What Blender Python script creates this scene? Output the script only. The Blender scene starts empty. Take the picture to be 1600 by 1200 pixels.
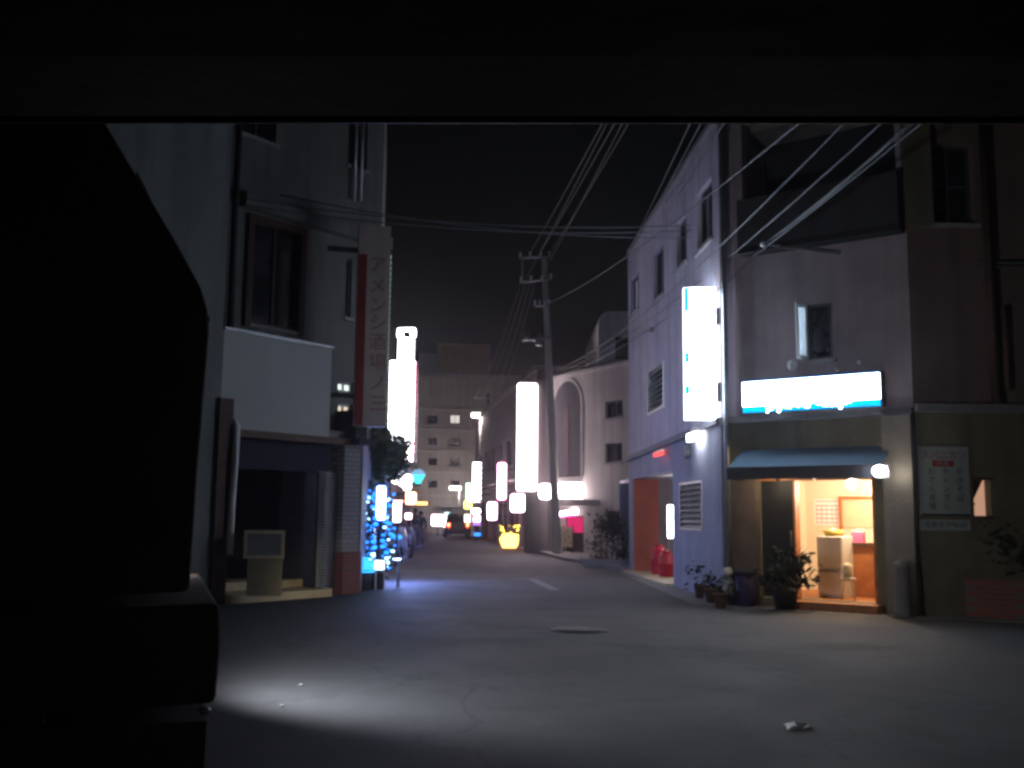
import bpy, bmesh, math, random
from mathutils import Vector, Matrix
random.seed(7)
S = bpy.context.scene
COL = S.collection
V = Vector
# ------------------------------------------------------------------ camera
H = 1.4
FPX = 1600.0
PITCH = math.atan(205/1600.0)
ROLL = math.radians(0.6)
RC = Matrix.Rotation(math.radians(90)+PITCH, 3, 'X') @ Matrix.Rotation(ROLL, 3, 'Z')
CAMP = V((0, 0, H))
cd = bpy.data.cameras.new('camera'); cam = bpy.data.objects.new('camera', cd); COL.objects.link(cam)
cam.matrix_world = Matrix.Translation(CAMP) @ RC.to_4x4()
cd.sensor_width = 36; cd.lens = 36; cd.clip_start = 0.05; cd.clip_end = 3000
S.camera = cam

def ray(px, py):
    return RC @ V(((px-800)/FPX, -(py-600)/FPX, -1))
def gnd(px, py, z=0.0):                 # a measured photo point on the ground
    d = ray(px, py); t = (z-H)/d.z
    return CAMP + d*t
def atY(px, py, Y):                     # a measured photo point at a known distance
    d = ray(px, py); return CAMP + d*(Y/d.y)

class Plane:
    """A vertical wall plane: u runs along it, n is its outward normal."""
    def __init__(s, o, u, n=None):
        s.o = V((o[0], o[1], 0)); s.u = V((u[0], u[1], 0)).normalized()
        s.n = V((s.u.y, -s.u.x, 0))
        if n is not None and s.n.dot(V((n[0], n[1], 0))) < 0: s.n = -s.n
    def P(s, u, n, z): return s.o + s.u*u + s.n*n + V((0, 0, z))
    def hit(s, px, py, off=0.0):
        d = ray(px, py); o = s.o + s.n*off
        t = (o-CAMP).dot(s.n)/d.dot(s.n); p = CAMP+d*t
        return (p-o).dot(s.u), p.z
    def off(s, n):
        q = Plane((0, 0), (1, 0)); q.o = s.o+s.n*n; q.u = s.u; q.n = s.n
        return q

# ------------------------------------------------------------------ mesh builder
class MB:
    def __init__(s): s.v = []; s.f = []; s.sm = []
    def add(s, vs, fs, smooth=False):
        b = len(s.v); s.v += [V(x) for x in vs]
        for f in fs: s.f.append([i+b for i in f]); s.sm.append(smooth)
        return s
    def quad(s, a, b, c, d): return s.add([a, b, c, d], [(0, 1, 2, 3)])
    def hexa(s, p):   # 8 points: bottom 4, top 4
        return s.add(p, [(3, 2, 1, 0), (4, 5, 6, 7), (0, 1, 5, 4), (1, 2, 6, 5), (2, 3, 7, 6), (3, 0, 4, 7)])
    def box(s, F, u0, u1, n0, n1, z0, z1):
        if u0 > u1: u0, u1 = u1, u0
        return s.hexa([F.P(u0, n1, z0), F.P(u1, n1, z0), F.P(u1, n0, z0), F.P(u0, n0, z0),
                       F.P(u0, n1, z1), F.P(u1, n1, z1), F.P(u1, n0, z1), F.P(u0, n0, z1)])
    def abox(s, x0, x1, y0, y1, z0, z1):
        return s.hexa([(x0, y0, z0), (x1, y0, z0), (x1, y1, z0), (x0, y1, z0), (x0, y0, z1), (x1, y0, z1), (x1, y1, z1), (x0, y1, z1)])
    def prism(s, pts, d):   # polygon (3D points) extruded by vector d
        n = len(pts); p = [V(q) for q in pts]; d = V(d)
        s.add(p+[q+d for q in p], [tuple(range(n))[::-1], tuple(range(n, 2*n))]+[(i, (i+1) % n, n+(i+1) % n, n+i) for i in range(n)])
        return s
    def tube(s, pts, r, seg=8, r1=None, cap=True):
        pts = [V(p) for p in pts]; n = len(pts); rings = []
        for i, p in enumerate(pts):
            t = (pts[min(i+1, n-1)]-pts[max(i-1, 0)]).normalized()
            a = t.cross(V((0, 0, 1)))
            if a.length < .05: a = t.cross(V((1, 0, 0)))
            a.normalize(); b = t.cross(a)
            rr = r if r1 is None else r+(r1-r)*i/(n-1)
            rings += [p+a*(rr*math.cos(k*2*math.pi/seg))+b*(rr*math.sin(k*2*math.pi/seg)) for k in range(seg)]
        fs = [(i*seg+k, i*seg+(k+1) % seg, (i+1)*seg+(k+1) % seg, (i+1)*seg+k) for i in range(n-1) for k in range(seg)]
        if cap: fs += [tuple(range(seg))[::-1], tuple(range((n-1)*seg, n*seg))]
        return s.add(rings, fs, True)
    def lathe(s, c, prof, seg=20):   # prof: (r, z) pairs round a vertical axis at c
        c = V(c); vs = []; n = len(prof)
        for r, z in prof: vs += [c+V((r*math.cos(k*2*math.pi/seg), r*math.sin(k*2*math.pi/seg), z)) for k in range(seg)]
        fs = [(i*seg+k, i*seg+(k+1) % seg, (i+1)*seg+(k+1) % seg, (i+1)*seg+k) for i in range(n-1) for k in range(seg)]
        fs += [tuple(range(seg))[::-1], tuple(range((n-1)*seg, n*seg))]
        return s.add(vs, fs, True)
    def ball(s, c, r, sq=(1, 1, 1), seg=14, rg=8):
        c = V(c); vs = []; fs = []
        for i in range(1, rg):
            t = math.pi*i/rg
            for k in range(seg):
                a = 2*math.pi*k/seg
                vs.append(c+V((r*sq[0]*math.sin(t)*math.cos(a), r*sq[1]*math.sin(t)*math.sin(a), r*sq[2]*math.cos(t))))
        for i in range(rg-2):
            for k in range(seg): fs.append((i*seg+k, (i+1)*seg+k, (i+1)*seg+(k+1) % seg, i*seg+(k+1) % seg))
        vs += [c+V((0, 0, r*sq[2])), c-V((0, 0, r*sq[2]))]; m = len(vs)
        for k in range(seg):
            fs.append((m-2, k, (k+1) % seg)); fs.append((m-1, (rg-2)*seg+(k+1) % seg, (rg-2)*seg+k))
        return s.add(vs, fs, True)
    def wall(s, F, u0, u1, z0, z1, th, holes=()):
        us = sorted({u0, u1}|{min(max(h[i], u0), u1) for h in holes for i in (0, 1)})
        zs = sorted({z0, z1}|{min(max(h[i], z0), z1) for h in holes for i in (2, 3)})
        def solid(i, j):
            if i < 0 or j < 0 or i >= len(us)-1 or j >= len(zs)-1: return False
            cu = (us[i]+us[i+1])/2; cz = (zs[j]+zs[j+1])/2
            return not any(h[0] < cu < h[1] and h[2] < cz < h[3] for h in holes)
        for i in range(len(us)-1):
            for j in range(len(zs)-1):
                if not solid(i, j): continue
                a, b, c, d = us[i], us[i+1], zs[j], zs[j+1]
                s.quad(F.P(a, 0, c), F.P(b, 0, c), F.P(b, 0, d), F.P(a, 0, d))
                s.quad(F.P(b, -th, c), F.P(a, -th, c), F.P(a, -th, d), F.P(b, -th, d))
                if not solid(i-1, j): s.quad(F.P(a, -th, c), F.P(a, 0, c), F.P(a, 0, d), F.P(a, -th, d))
                if not solid(i+1, j): s.quad(F.P(b, 0, c), F.P(b, -th, c), F.P(b, -th, d), F.P(b, 0, d))
                if not solid(i, j-1): s.quad(F.P(a, -th, c), F.P(b, -th, c), F.P(b, 0, c), F.P(a, 0, c))
                if not solid(i, j+1): s.quad(F.P(a, 0, d), F.P(b, 0, d), F.P(b, -th, d), F.P(a, -th, d))
        return s
    def build(s, name, mat, parent=None, bevel=0.0, smooth_angle=False):
        org = V((0, 0, 0)); r = parent
        while r is not None: org += r.location; r = r.parent
        me = bpy.data.meshes.new(name); me.from_pydata([tuple(v-org) for v in s.v], [], s.f)
        me.polygons.foreach_set('use_smooth', s.sm)
        me.materials.append(mat); me.update()
        bm = bmesh.new(); bm.from_mesh(me); bmesh.ops.recalc_face_normals(bm, faces=bm.faces); bm.to_mesh(me); bm.free()
        o = bpy.data.objects.new(name, me); COL.objects.link(o); o.parent = parent
        if bevel > 0:
            m = o.modifiers.new('bevel', 'BEVEL'); m.width = bevel; m.segments = 2; m.limit_method = 'ANGLE'
        return o

def tag(o, label, cat, group=None, kind=None):
    if label: o['label'] = label
    if cat: o['category'] = cat
    if group: o['group'] = group
    if kind: o['kind'] = kind
    return o
def thing(name, label, cat, loc, group=None):
    o = bpy.data.objects.new(name, None); o.empty_display_size = .2; COL.objects.link(o); o.location = V(loc)
    return tag(o, label, cat, group)
def struct(name, mb, mat):
    o = mb.build(name, mat); o['kind'] = 'structure'; return o

# ------------------------------------------------------------------ materials
def mat(name, col, rough=.75, var=.18, scale=3.0, bump=.15, metal=0.0, stain=0.0, spec=.3, coat=0.0, brick=None):
    m = bpy.data.materials.new(name); m.use_nodes = True; nt = m.node_tree; N = nt.nodes; L = nt.links
    b = N['Principled BSDF']; b.inputs['Roughness'].default_value = rough; b.inputs['Metallic'].default_value = metal
    b.inputs['Specular IOR Level'].default_value = spec; b.inputs['Coat Weight'].default_value = coat
    tc = N.new('ShaderNodeTexCoord'); geo = N.new('ShaderNodeNewGeometry')
    n1 = N.new('ShaderNodeTexNoise'); n1.inputs['Scale'].default_value = scale; n1.inputs['Detail'].default_value = 8; n1.inputs['Roughness'].default_value = .65
    L.new(geo.outputs['Position'], n1.inputs['Vector'])
    mr = N.new('ShaderNodeMapRange'); mr.inputs['From Min'].default_value = .3; mr.inputs['From Max'].default_value = .7
    mr.inputs['To Min'].default_value = 1-var; mr.inputs['To Max'].default_value = 1+var
    L.new(n1.outputs['Fac'], mr.inputs['Value'])
    fac = mr.outputs['Result']
    if stain > 0:      # vertical dirt runs
        mp = N.new('ShaderNodeMapping'); mp.inputs['Scale'].default_value = (4.0, 4.0, .22); L.new(geo.outputs['Position'], mp.inputs['Vector'])
        n2 = N.new('ShaderNodeTexNoise'); n2.inputs['Scale'].default_value = 1.0; n2.inputs['Detail'].default_value = 6; L.new(mp.outputs['Vector'], n2.inputs['Vector'])
        m2 = N.new('ShaderNodeMapRange'); m2.inputs['From Min'].default_value = .42; m2.inputs['From Max'].default_value = .75
        m2.inputs['To Min'].default_value = 1.0; m2.inputs['To Max'].default_value = 1-stain; L.new(n2.outputs['Fac'], m2.inputs['Value'])
        mm = N.new('ShaderNodeMath'); mm.operation = 'MULTIPLY'; L.new(fac, mm.inputs[0]); L.new(m2.outputs['Result'], mm.inputs[1]); fac = mm.outputs['Value']
    mx = N.new('ShaderNodeVectorMath'); mx.operation = 'SCALE'; mx.inputs[0].default_value = col
    L.new(fac, mx.inputs['Scale'])
    L.new(mx.outputs['Vector'], b.inputs['Base Color'])
    if bump > 0:
        bp = N.new('ShaderNodeBump'); bp.inputs['Strength'].default_value = bump; bp.inputs['Distance'].default_value = .02
        n3 = N.new('ShaderNodeTexNoise'); n3.inputs['Scale'].default_value = scale*14; n3.inputs['Detail'].default_value = 4
        L.new(geo.outputs['Position'], n3.inputs['Vector']); L.new(n3.outputs['Fac'], bp.inputs['Height']); L.new(bp.outputs['Normal'], b.inputs['Normal'])
    return m
def emit(name, col, strength, var=.0):
    m = bpy.data.materials.new(name); m.use_nodes = True; nt = m.node_tree; N = nt.nodes
    N.remove(N['Principled BSDF'])
    e = N.new('ShaderNodeEmission'); e.inputs['Color'].default_value = (*col, 1); e.inputs['Strength'].default_value = strength
    nt.links.new(e.outputs['Emission'], N['Material Output'].inputs['Surface'])
    if name in ('e_blue', 'e_icy', 'e_bulbs', 'e_yelbulb', 'e_bluenet', 'e_tube', 'e_rededge', 'e_casing', 'e_pinkrim', 'e_pinkrim2', 'e_pinkcase', 'e_red', 'e_redcore', 'e_bluelamp', 'e_paleteal', 'e_tealcap', 'e_window_dim', 'e_window_salmon', 'e_windowwarm', 'e_bluecase', 'e_orangecase', 'e_redcase', 'e_green', 'e_yellow', 'e_lamp'): m.cycles.emission_sampling = 'NONE'
    return m
def brickmat(name, c1, c2, mortar, sx, sy, rough=.8, axis='xz'):
    m = bpy.data.materials.new(name); m.use_nodes = True; nt = m.node_tree; N = nt.nodes; L = nt.links
    b = N['Principled BSDF']; b.inputs['Roughness'].default_value = rough
    geo = N.new('ShaderNodeNewGeometry'); sp = N.new('ShaderNodeSeparateXYZ'); L.new(geo.outputs['Position'], sp.inputs['Vector'])
    ad = N.new('ShaderNodeMath'); ad.operation = 'ADD'; L.new(sp.outputs['X'], ad.inputs[0]); L.new(sp.outputs['Y'], ad.inputs[1])
    cb = N.new('ShaderNodeCombineXYZ'); L.new(ad.outputs['Value'], cb.inputs['X']); L.new(sp.outputs['Z'], cb.inputs['Y'])
    bt = N.new('ShaderNodeTexBrick'); bt.inputs['Scale'].default_value = 1.0; bt.inputs['Brick Width'].default_value = sx; bt.inputs['Row Height'].default_value = sy
    bt.inputs['Mortar Size'].default_value = .012; bt.inputs['Color1'].default_value = (*c1, 1); bt.inputs['Color2'].default_value = (*c2, 1); bt.inputs['Mortar'].default_value = (*mortar, 1)
    L.new(cb.outputs['Vector'], bt.inputs['Vector']); L.new(bt.outputs['Color'], b.inputs['Base Color'])
    bp = N.new('ShaderNodeBump'); bp.inputs['Strength'].default_value = .4; bp.inputs['Distance'].default_value = .01; bp.invert = True
    L.new(bt.outputs['Fac'], bp.inputs['Height']); L.new(bp.outputs['Normal'], b.inputs['Normal'])
    return m

M = {}
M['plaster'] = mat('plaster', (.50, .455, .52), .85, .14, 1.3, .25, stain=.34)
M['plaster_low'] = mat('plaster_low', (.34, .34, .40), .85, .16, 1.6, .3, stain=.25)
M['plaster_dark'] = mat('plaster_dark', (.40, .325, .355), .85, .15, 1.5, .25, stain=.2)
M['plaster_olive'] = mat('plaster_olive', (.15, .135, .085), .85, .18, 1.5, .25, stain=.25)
M['ledge'] = mat('ledge', (.2, .19, .2), .8, .15, 3, .2)
M['grey_wall'] = mat('grey_wall', (.22, .235, .23), .85, .14, 1.2, .25, stain=.3)
M['upper_wall'] = mat('upper_wall', (.16, .168, .155), .85, .15, 1.2, .25, stain=.3)
M['panel'] = mat('panel', (.43, .44, .43), .6, .06, 1.0, .06, stain=.08)
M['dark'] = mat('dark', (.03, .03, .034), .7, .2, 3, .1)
M['black'] = mat('black', (.012, .011, .012), .6, .2, 3, .1)
M['wood_brown'] = mat('wood_brown', (.07, .04, .03), .6, .3, 5, .2, stain=.3)
M['brown'] = mat('brown', (.16, .11, .085), .7, .2, 4, .2, stain=.2)
M['cream'] = mat('cream', (.55, .47, .30), .6, .1, 3, .1)
M['tilefloor'] = mat('tilefloor', (.6, .5, .31), .6, .18, 4, .15)
M['white'] = mat('white', (.75, .75, .74), .5, .06, 3, .05)
M['metal'] = mat('metal', (.35, .36, .37), .45, .15, 6, .05, metal=.7)
M['steel_dark'] = mat('steel_dark', (.09, .09, .1), .5, .2, 6, .05, metal=.5)
M['concrete'] = mat('concrete', (.33, .32, .31), .9, .2, 2.0, .4, stain=.25)
M['white_wall'] = mat('white_wall', (.50, .475, .425), .85, .1, 1.3, .25, stain=.25)
M['shadow_wall'] = mat('niche_shade', (.10, .094, .098), 1.0, .12, 1.5, .1, spec=0)  # shade of a recess put into the colour
M['mauve_wall'] = mat('mauve_wall', (.30, .25, .27), .85, .15, 1.0, .25, stain=.2)
M['apartment'] = mat('apartment', (.42, .375, .36), .85, .12, .6, .2, stain=.25)
M['apartment_top'] = mat('apartment_top', (.5, .36, .18), .85, .12, .6, .2, stain=.2)
M['redbrown'] = brickmat('redbrown', (.22, .055, .04), (.17, .045, .035), (.12, .09, .08), .22, .075)
M['greybrick'] = brickmat('greybrick', (.30, .30, .32), (.25, .25, .27), (.17, .17, .18), .24, .08)
M['orange_wall'] = mat('orange_wall', (.55, .13, .06), .75, .12, 2, .15)
M['red'] = mat('red', (.5, .02, .035), .45, .1, 5, .03)
M['magenta'] = mat('magenta', (.6, .03, .13), .5, .1, 5, .03)
M['bluecanvas'] = mat('bluecanvas', (.04, .085, .13), .8, .15, 5, .15)
M['navy'] = mat('navy', (.025, .028, .045), .8, .15, 5, .1)
M['counter'] = mat('counter', (.34, .12, .035), .5, .25, 5, .08)
M['interior'] = mat('interior', (.72, .62, .46), .8, .05, 2, .05)
M['fridge'] = mat('fridge', (.62, .58, .5), .4, .05, 3, .02)
M['glass'] = mat('glass', (.015, .017, .02), .12, .1, 3, 0, spec=.6)
M['glass_blue'] = mat('glass_blue', (.5, .58, .62), .25, .1, 3, 0, spec=.6)
fm = bpy.data.materials.new('frosted'); fm.use_nodes = True; fn = fm.node_tree; fn.nodes.remove(fn.nodes['Principled BSDF'])
ft = fn.nodes.new('ShaderNodeBsdfTranslucent'); ft.inputs['Color'].default_value = (.8, .92, .95, 1); fn.links.new(ft.outputs['BSDF'], fn.nodes['Material Output'].inputs['Surface']); M['frosted'] = fm
M['casing'] = emit('e_casing', (1.0, .72, .9), .9)  # glow added to the casings to brighten the walls beside them
M['purple'] = mat('purple', (.04, .025, .09), .5, .15, 5, .05)
M['terracotta'] = mat('terracotta', (.14, .075, .055), .8, .2, 6, .2)
M['leaf'] = mat('leaf', (.05, .09, .03), .6, .4, 6, .1)
M['leaf_dark'] = mat('leaf_dark', (.016, .024, .013), .6, .4, 6, .1)
M['bark'] = mat('bark', (.09, .065, .045), .9, .3, 8, .4)
M['rubber'] = mat('rubber', (.02, .02, .02), .9, .2, 8, .1)
M['silver_paint'] = mat('silver_paint', (.42, .43, .45), .3, .04, 3, 0, metal=.5, coat=.6)
M['dark_paint'] = mat('dark_paint', (.03, .03, .04), .3, .04, 3, 0, coat=.6)
M['truck_paint'] = mat('truck_paint', (.05, .034, .026), .9, .12, 2, .04, spec=.08)
M['cable'] = mat('cable', (.10, .10, .11), .6, .1, 8, 0)
M['cable_pale'] = mat('cable_pale', (.065, .067, .075), .5, .1, 8, 0)
M['poster'] = mat('poster', (.27, .3, .295), .6, .1, 4, .03)
M['ink_red'] = mat('ink_red', (.35, .03, .05), .6, .1, 5, 0)
M['ink_dark'] = mat('ink_dark', (.03, .03, .05), .6, .1, 5, 0)
M['signboard'] = mat('signboard', (.52, .45, .42), .6, .1, 3, .05, stain=.2)
M['sign_red'] = mat('sign_red', (.26, .03, .035), .6, .15, 3, .05, stain=.2)
M['paper'] = mat('paper', (.8, .8, .8), .8, .05, 9, .1)
M['pink'] = mat('pink', (.75, .12, .25), .6, .1, 9, 0)
M['yellow'] = mat('yellow', (.75, .6, .12), .6, .1, 9, 0)
M['skin'] = mat('skin', (.45, .28, .2), .6, .05, 9, 0)
M['cloth_dark'] = mat('cloth_dark', (.03, .03, .045), .9, .2, 9, .1)
M['cloth_navy'] = mat('cloth_navy', (.04, .05, .09), .9, .2, 9, .1)
M['cloth_pale'] = mat('cloth_pale', (.4, .37, .35), .9, .1, 9, .1)
M['hair'] = mat('hair', (.012, .01, .009), .5, .2, 9, .1)

M['e_white'] = emit('e_white', (.93, .95, 1.0), 16)
M['e_whiteblue'] = emit('e_whiteblue', (.66, .80, 1.0), 17)
M['e_cyan'] = emit('e_cyan', (.0, .42, 1.0), 1.35)
M['e_blueband'] = emit('e_blueband', (.0, .22, .85), 1.1)
M['e_pinkwhite'] = emit('e_pinkwhite', (1.0, .82, .94), 14)
M['e_pink'] = emit('e_pink', (1.0, .12, .5), 2.2)
M['e_warm'] = emit('e_warm', (1.0, .62, .28), 14)
M['e_lamp'] = emit('e_lamp', (1.0, .97, .92), 40)
M['e_orange'] = emit('e_orange', (1.0, .42, .08), 6)
M['e_red'] = emit('e_red', (1.0, .05, .015), 10)
M['e_redcore'] = emit('e_redcore', (1.0, .3, .1), 22)
M['e_yellow'] = emit('e_yellow', (1.0, .85, .12), 4)
M['e_green'] = emit('e_green', (.5, 1.0, .7), 3)
M['e_teal'] = emit('e_teal', (.08, .75, .8), 1.2)
M['e_blue'] = emit('e_blue', (.015, .2, 1.0), 2.6)
M['e_bluenet'] = emit('e_bluenet', (.03, .35, 1.0), 2.2)
M['e_window'] = emit('e_window', (.85, .95, .9), 1.0)
M['e_windowwarm'] = emit('e_windowwarm', (1.0, .85, .62), .65)
M['e_window_dim'] = emit('e_window_dim', (.95, .9, .8), .55)
M['e_window_salmon'] = emit('e_window_salmon', (1.0, .55, .36), .36)
M['e_tube'] = emit('e_tube', (.75, 1.0, .85), .5)

def light(kind, loc, energy, col, radius=.05, target=None, angle=None, blend=.3, parent=None):
    d = bpy.data.lights.new(kind.lower()+'_light', kind); d.energy = energy; d.color = col
    if hasattr(d, 'shadow_soft_size'): d.shadow_soft_size = radius
    o = bpy.data.objects.new(kind.lower()+'_light', d); COL.objects.link(o); o.location = V(loc)
    if target is not None: o.rotation_euler = (V(target)-V(loc)).to_track_quat('-Z', 'Y').to_euler()
    if kind == 'SPOT': d.spot_size = angle; d.spot_blend = blend
    return o

def text_into(mb, F, txt, u, z, size, n, depth=.004, align='CENTER', stretch=1.0):
    cu = bpy.data.curves.new('t', 'FONT'); cu.body = txt; cu.size = size; cu.align_x = align; cu.align_y = 'CENTER'; cu.extrude = 0
    o = bpy.data.objects.new('t', cu); COL.objects.link(o)
    dg = bpy.context.evaluated_depsgraph_get(); me = o.evaluated_get(dg).to_mesh()
    mb.add([F.P(u+v.co.x*stretch, n, z+v.co.y) for v in me.vertices], [tuple(p.vertices) for p in me.polygons])
    o.evaluated_get(dg).to_mesh_clear(); bpy.data.objects.remove(o); bpy.data.curves.remove(cu)

def frontal(Y, yaw=0.0):
    a = math.radians(yaw); return Plane((0, Y), (math.cos(a), math.sin(a)), (0, -1))

def rrect(F, u0, u1, z0, z1, n, r, k=5):
    pts = []
    for cu, cz, a0 in ((u1-r, z1-r, 0), (u0+r, z1-r, 90), (u0+r, z0+r, 180), (u1-r, z0+r, 270)):
        for i in range(k+1):
            a = math.radians(a0+90*i/k); pts.append(F.P(cu+r*math.cos(a), n, cz+r*math.sin(a)))
    return pts

def lightbox(name, label, cat, F, u0, u1, z0, z1, depth, face, casing, rad=.03, group=None, rim=.025, bracket=None, thin=False):
    """A shallow lit box sign with a dark or self-glowing casing, a slightly proud rounded face and wall brackets."""
    c = F.P((u0+u1)/2, 0, z0); t = thing(name, label, cat, c, group)
    MB().prism(rrect(F, u0, u1, z0, z1, -depth, rad), F.n*depth).build('casing', casing, t)
    MB().prism(rrect(F, u0+rim, u1-rim, z0+rim, z1-rim, .003, max(rad-rim*.5, .01)), F.n*.006).build('face', face, t)
    if bracket:
        b = MB()
        for (ua, ub, z) in bracket: b.box(F, ua, ub, -depth*.7, -depth*.3, z-.03, z+.03)
        b.build('bracket', M['steel_dark'], t)
    return t
# ================================================================== setting
def roadmat():
    m = bpy.data.materials.new('asphalt'); m.use_nodes = True; nt = m.node_tree; N = nt.nodes; L = nt.links
    b = N['Principled BSDF']; b.inputs['Roughness'].default_value = .8; b.inputs['Specular IOR Level'].default_value = .25
    geo = N.new('ShaderNodeNewGeometry')
    def noise(s, d, r=.6):
        n = N.new('ShaderNodeTexNoise'); n.inputs['Scale'].default_value = s; n.inputs['Detail'].default_value = d; n.inputs['Roughness'].default_value = r
        L.new(geo.outputs['Position'], n.inputs['Vector']); return n.outputs['Fac']
    def rng(v, a, bb, c, d):
        r = N.new('ShaderNodeMapRange'); r.inputs['From Min'].default_value = a; r.inputs['From Max'].default_value = bb; r.inputs['To Min'].default_value = c; r.inputs['To Max'].default_value = d
        L.new(v, r.inputs['Value']); return r.outputs['Result']
    def mul(a, c):
        x = N.new('ShaderNodeMath'); x.operation = 'MULTIPLY'; L.new(a, x.inputs[0]); L.new(c, x.inputs[1]); return x.outputs['Value']
    f = mul(mul(rng(noise(.35, 5), .3, .7, .86, 1.14), rng(noise(3.5, 7), .3, .7, .9, 1.1)), rng(noise(60, 3), .25, .75, .6, 1.4))
    f = mul(f, rng(noise(.5, 2, .8), .6, .63, 1.0, .86))
    wv = N.new('ShaderNodeTexNoise'); wv.inputs['Scale'].default_value = 1.4; wv.inputs['Detail'].default_value = 5; L.new(geo.outputs['Position'], wv.inputs['Vector'])
    wa = N.new('ShaderNodeVectorMath'); wa.operation = 'SCALE'; wa.inputs['Scale'].default_value = .9; L.new(wv.outputs['Color'], wa.inputs[0])
    wb_ = N.new('ShaderNodeVectorMath'); wb_.operation = 'ADD'; L.new(geo.outputs['Position'], wb_.inputs[0]); L.new(wa.outputs['Vector'], wb_.inputs[1])
    vo = N.new('ShaderNodeTexVoronoi'); vo.feature = 'DISTANCE_TO_EDGE'; vo.inputs['Scale'].default_value = .33; L.new(wb_.outputs['Vector'], vo.inputs['Vector'])
    f = mul(f, rng(vo.outputs['Distance'], .003, .009, .74, 1.0)); f = mul(f, rng(noise(140, 2), .35, .7, .55, 1.5))
    sc = N.new('ShaderNodeVectorMath'); sc.operation = 'SCALE'; sc.inputs[0].default_value = (.066, .066, .071); L.new(f, sc.inputs['Scale'])
    L.new(sc.outputs['Vector'], b.inputs['Base Color'])
    L.new(rng(noise(.8, 5),   .3, .7, .74, .9), b.inputs['Roughness'])
    bp = N.new('ShaderNodeBump'); bp.inputs['Strength'].default_value = .35; bp.inputs['Distance'].default_value = .01
    L.new(noise(90, 3), bp.inputs['Height']); L.new(bp.outputs['Normal'], b.inputs['Normal'])
    return m
M['asphalt'] = roadmat()
def sheet(x0, x1, y0, y1, z): return MB().quad((x0, y0, z), (x1, y0, z), (x1, y1, z), (x0, y1, z))
struct('ground', sheet(-800, 800, -300, 1500, -.008), M['concrete'])
struct('road', MB().add([(-60, -12, 0), (60, -12, 0), (60, 13.0, 0), (14, 13.5, 0), (7.0, 14.3, 0), (3.75, 16.9, 0), (3.25, 26.7, 0), (2.6, 33, 0), (.7, 42, 0), (-3, 72, 0), (-6, 79, 0),
    (-14, 79, 0), (-5.1, 50, 0), (-3.65, 34, 0), (-2.85, 23.6, 0), (-2.75, 18.2, 0), (-4.5, 15.75, 0), (-14, 6, 0), (-60, 6, 0)], [tuple(range(19))]), M['asphalt'])
gm = mat('gutter_concrete', (.15, .148, .145), .85, .2, 4, .3)
gq = [C for C in ((3.52, 26.5), (3.43, 17.15), (5.95, 15.2), (14.0, 15.25), (14.0, 14.8), (5.8, 14.75), (2.95, 16.95), (2.72, 26.5))]
struct('gutter', MB().add([(x, y, .005) for x, y in gq], [(0, 1, 6, 7), (1, 2, 5, 6), (2, 3, 4, 5)]), gm)
gp = V((4.35, 15.92, 0)); t = thing('drain_grate', 'iron drain grate in the gutter before the bar doorstep', 'drain cover', gp)
Fg = Plane(gp.xy, (.8, -.6), (-1, -1))
for k in range(9): MB().box(Fg, -.28+.065*k, -.245+.065*k, .0, .3, .006, .014).build('slat', M['steel_dark'], t)
MB().box(Fg, -.3, .3, -.03, -.001, .006, .016).build('rim', M['steel_dark'], t); MB().box(Fg, -.3, .3, .301, .33, .006, .016).build('rim', M['steel_dark'], t)
# painted line fragments and a dark asphalt patch
wl = mat('worn_paint', (.17, .17, .168), .8, .5, 9, .1)
for (a, b, w) in (((832, 905), (868, 922), .10), ((800, 905), (842, 903), .07)):
    p, q = gnd(*a, .004), gnd(*b, .004); d = (q-p).normalized(); s = V((d.y, -d.x, 0))*w
    struct('road_marking', MB().quad(p-s, q-s, q+s, p+s), wl)
pc = gnd(850, 972, .004); pm = mat('asphalt_patch', (.068, .067, .068), .85, .25, 5, .3)
struct('road_patch', MB().add([(pc.x+1.05*math.cos(a)*(1+.13*math.sin(3*a)), pc.y+.75*math.sin(a)*(1+.1*math.cos(2*a)), .004) for a in [k*math.pi/12 for k in range(24)]], [tuple(range(24))]), pm)
mh = gnd(905, 985); t = thing('manhole_cover', 'round iron manhole cover set in the dark junction asphalt', 'manhole cover', (mh.x, mh.y, 0))
MB().lathe((mh.x, mh.y, 0), [(.36, .001), (.36, .009), (.33, .011), (.0, .011)], 28).build('rim', M['dark'], t)
MB().lathe((mh.x, mh.y, 0), [(.31, .011), (.31, .016), (.02, .016)], 28).build('lid', M['dark'], t)

# ================================================================== corner building (right)
C0 = V((3.55, 17.2)); FR = Plane(C0, (.8, -.6), (-1, -1)); FL = Plane(C0, (-.0473, .9989), (-1, 0))
W2 = Plane((6.05, 15.33), (1, 0), (0, -1))
ZL = 2.98; ZR = 8.36; UE = 9.6      # ledge height, parapet height, length of street front
rb = thing('corner_building', 'lilac grey corner building with a lit bar doorway under a blue awning', 'building', (3.55, 17.2, 0))
def rect(F, x0, y0, x1, y1, off=0.0):
    cx, cy = (x0+x1)/2, (y0+y1)/2
    a = F.hit(x0, cy, off)[0]; b = F.hit(x1, cy, off)[0]
    return min(a, b), max(a, b), F.hit(cx, y1, off)[1], F.hit(cx, y0, off)[1]
upw = [rect(FL, 1021, 388, 1037, 465), rect(FL, 1057, 340, 1073, 415), rect(FL, 1089, 288, 1113, 383), rect(FL, 985, 430, 998, 487)]
lou = rect(FL, 1013, 572, 1038, 643); lou2 = rect(FL, 1064, 752, 1099, 830)
pas = rect(FL, 990, 742, 1053, 890); pas = (pas[0], pas[1], 0.02, pas[3]); UD = 3.12
MB().wall(FL, 0, UE, ZL, ZR, .25, upw+[lou]).build('wall', M['plaster'], rb)
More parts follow.
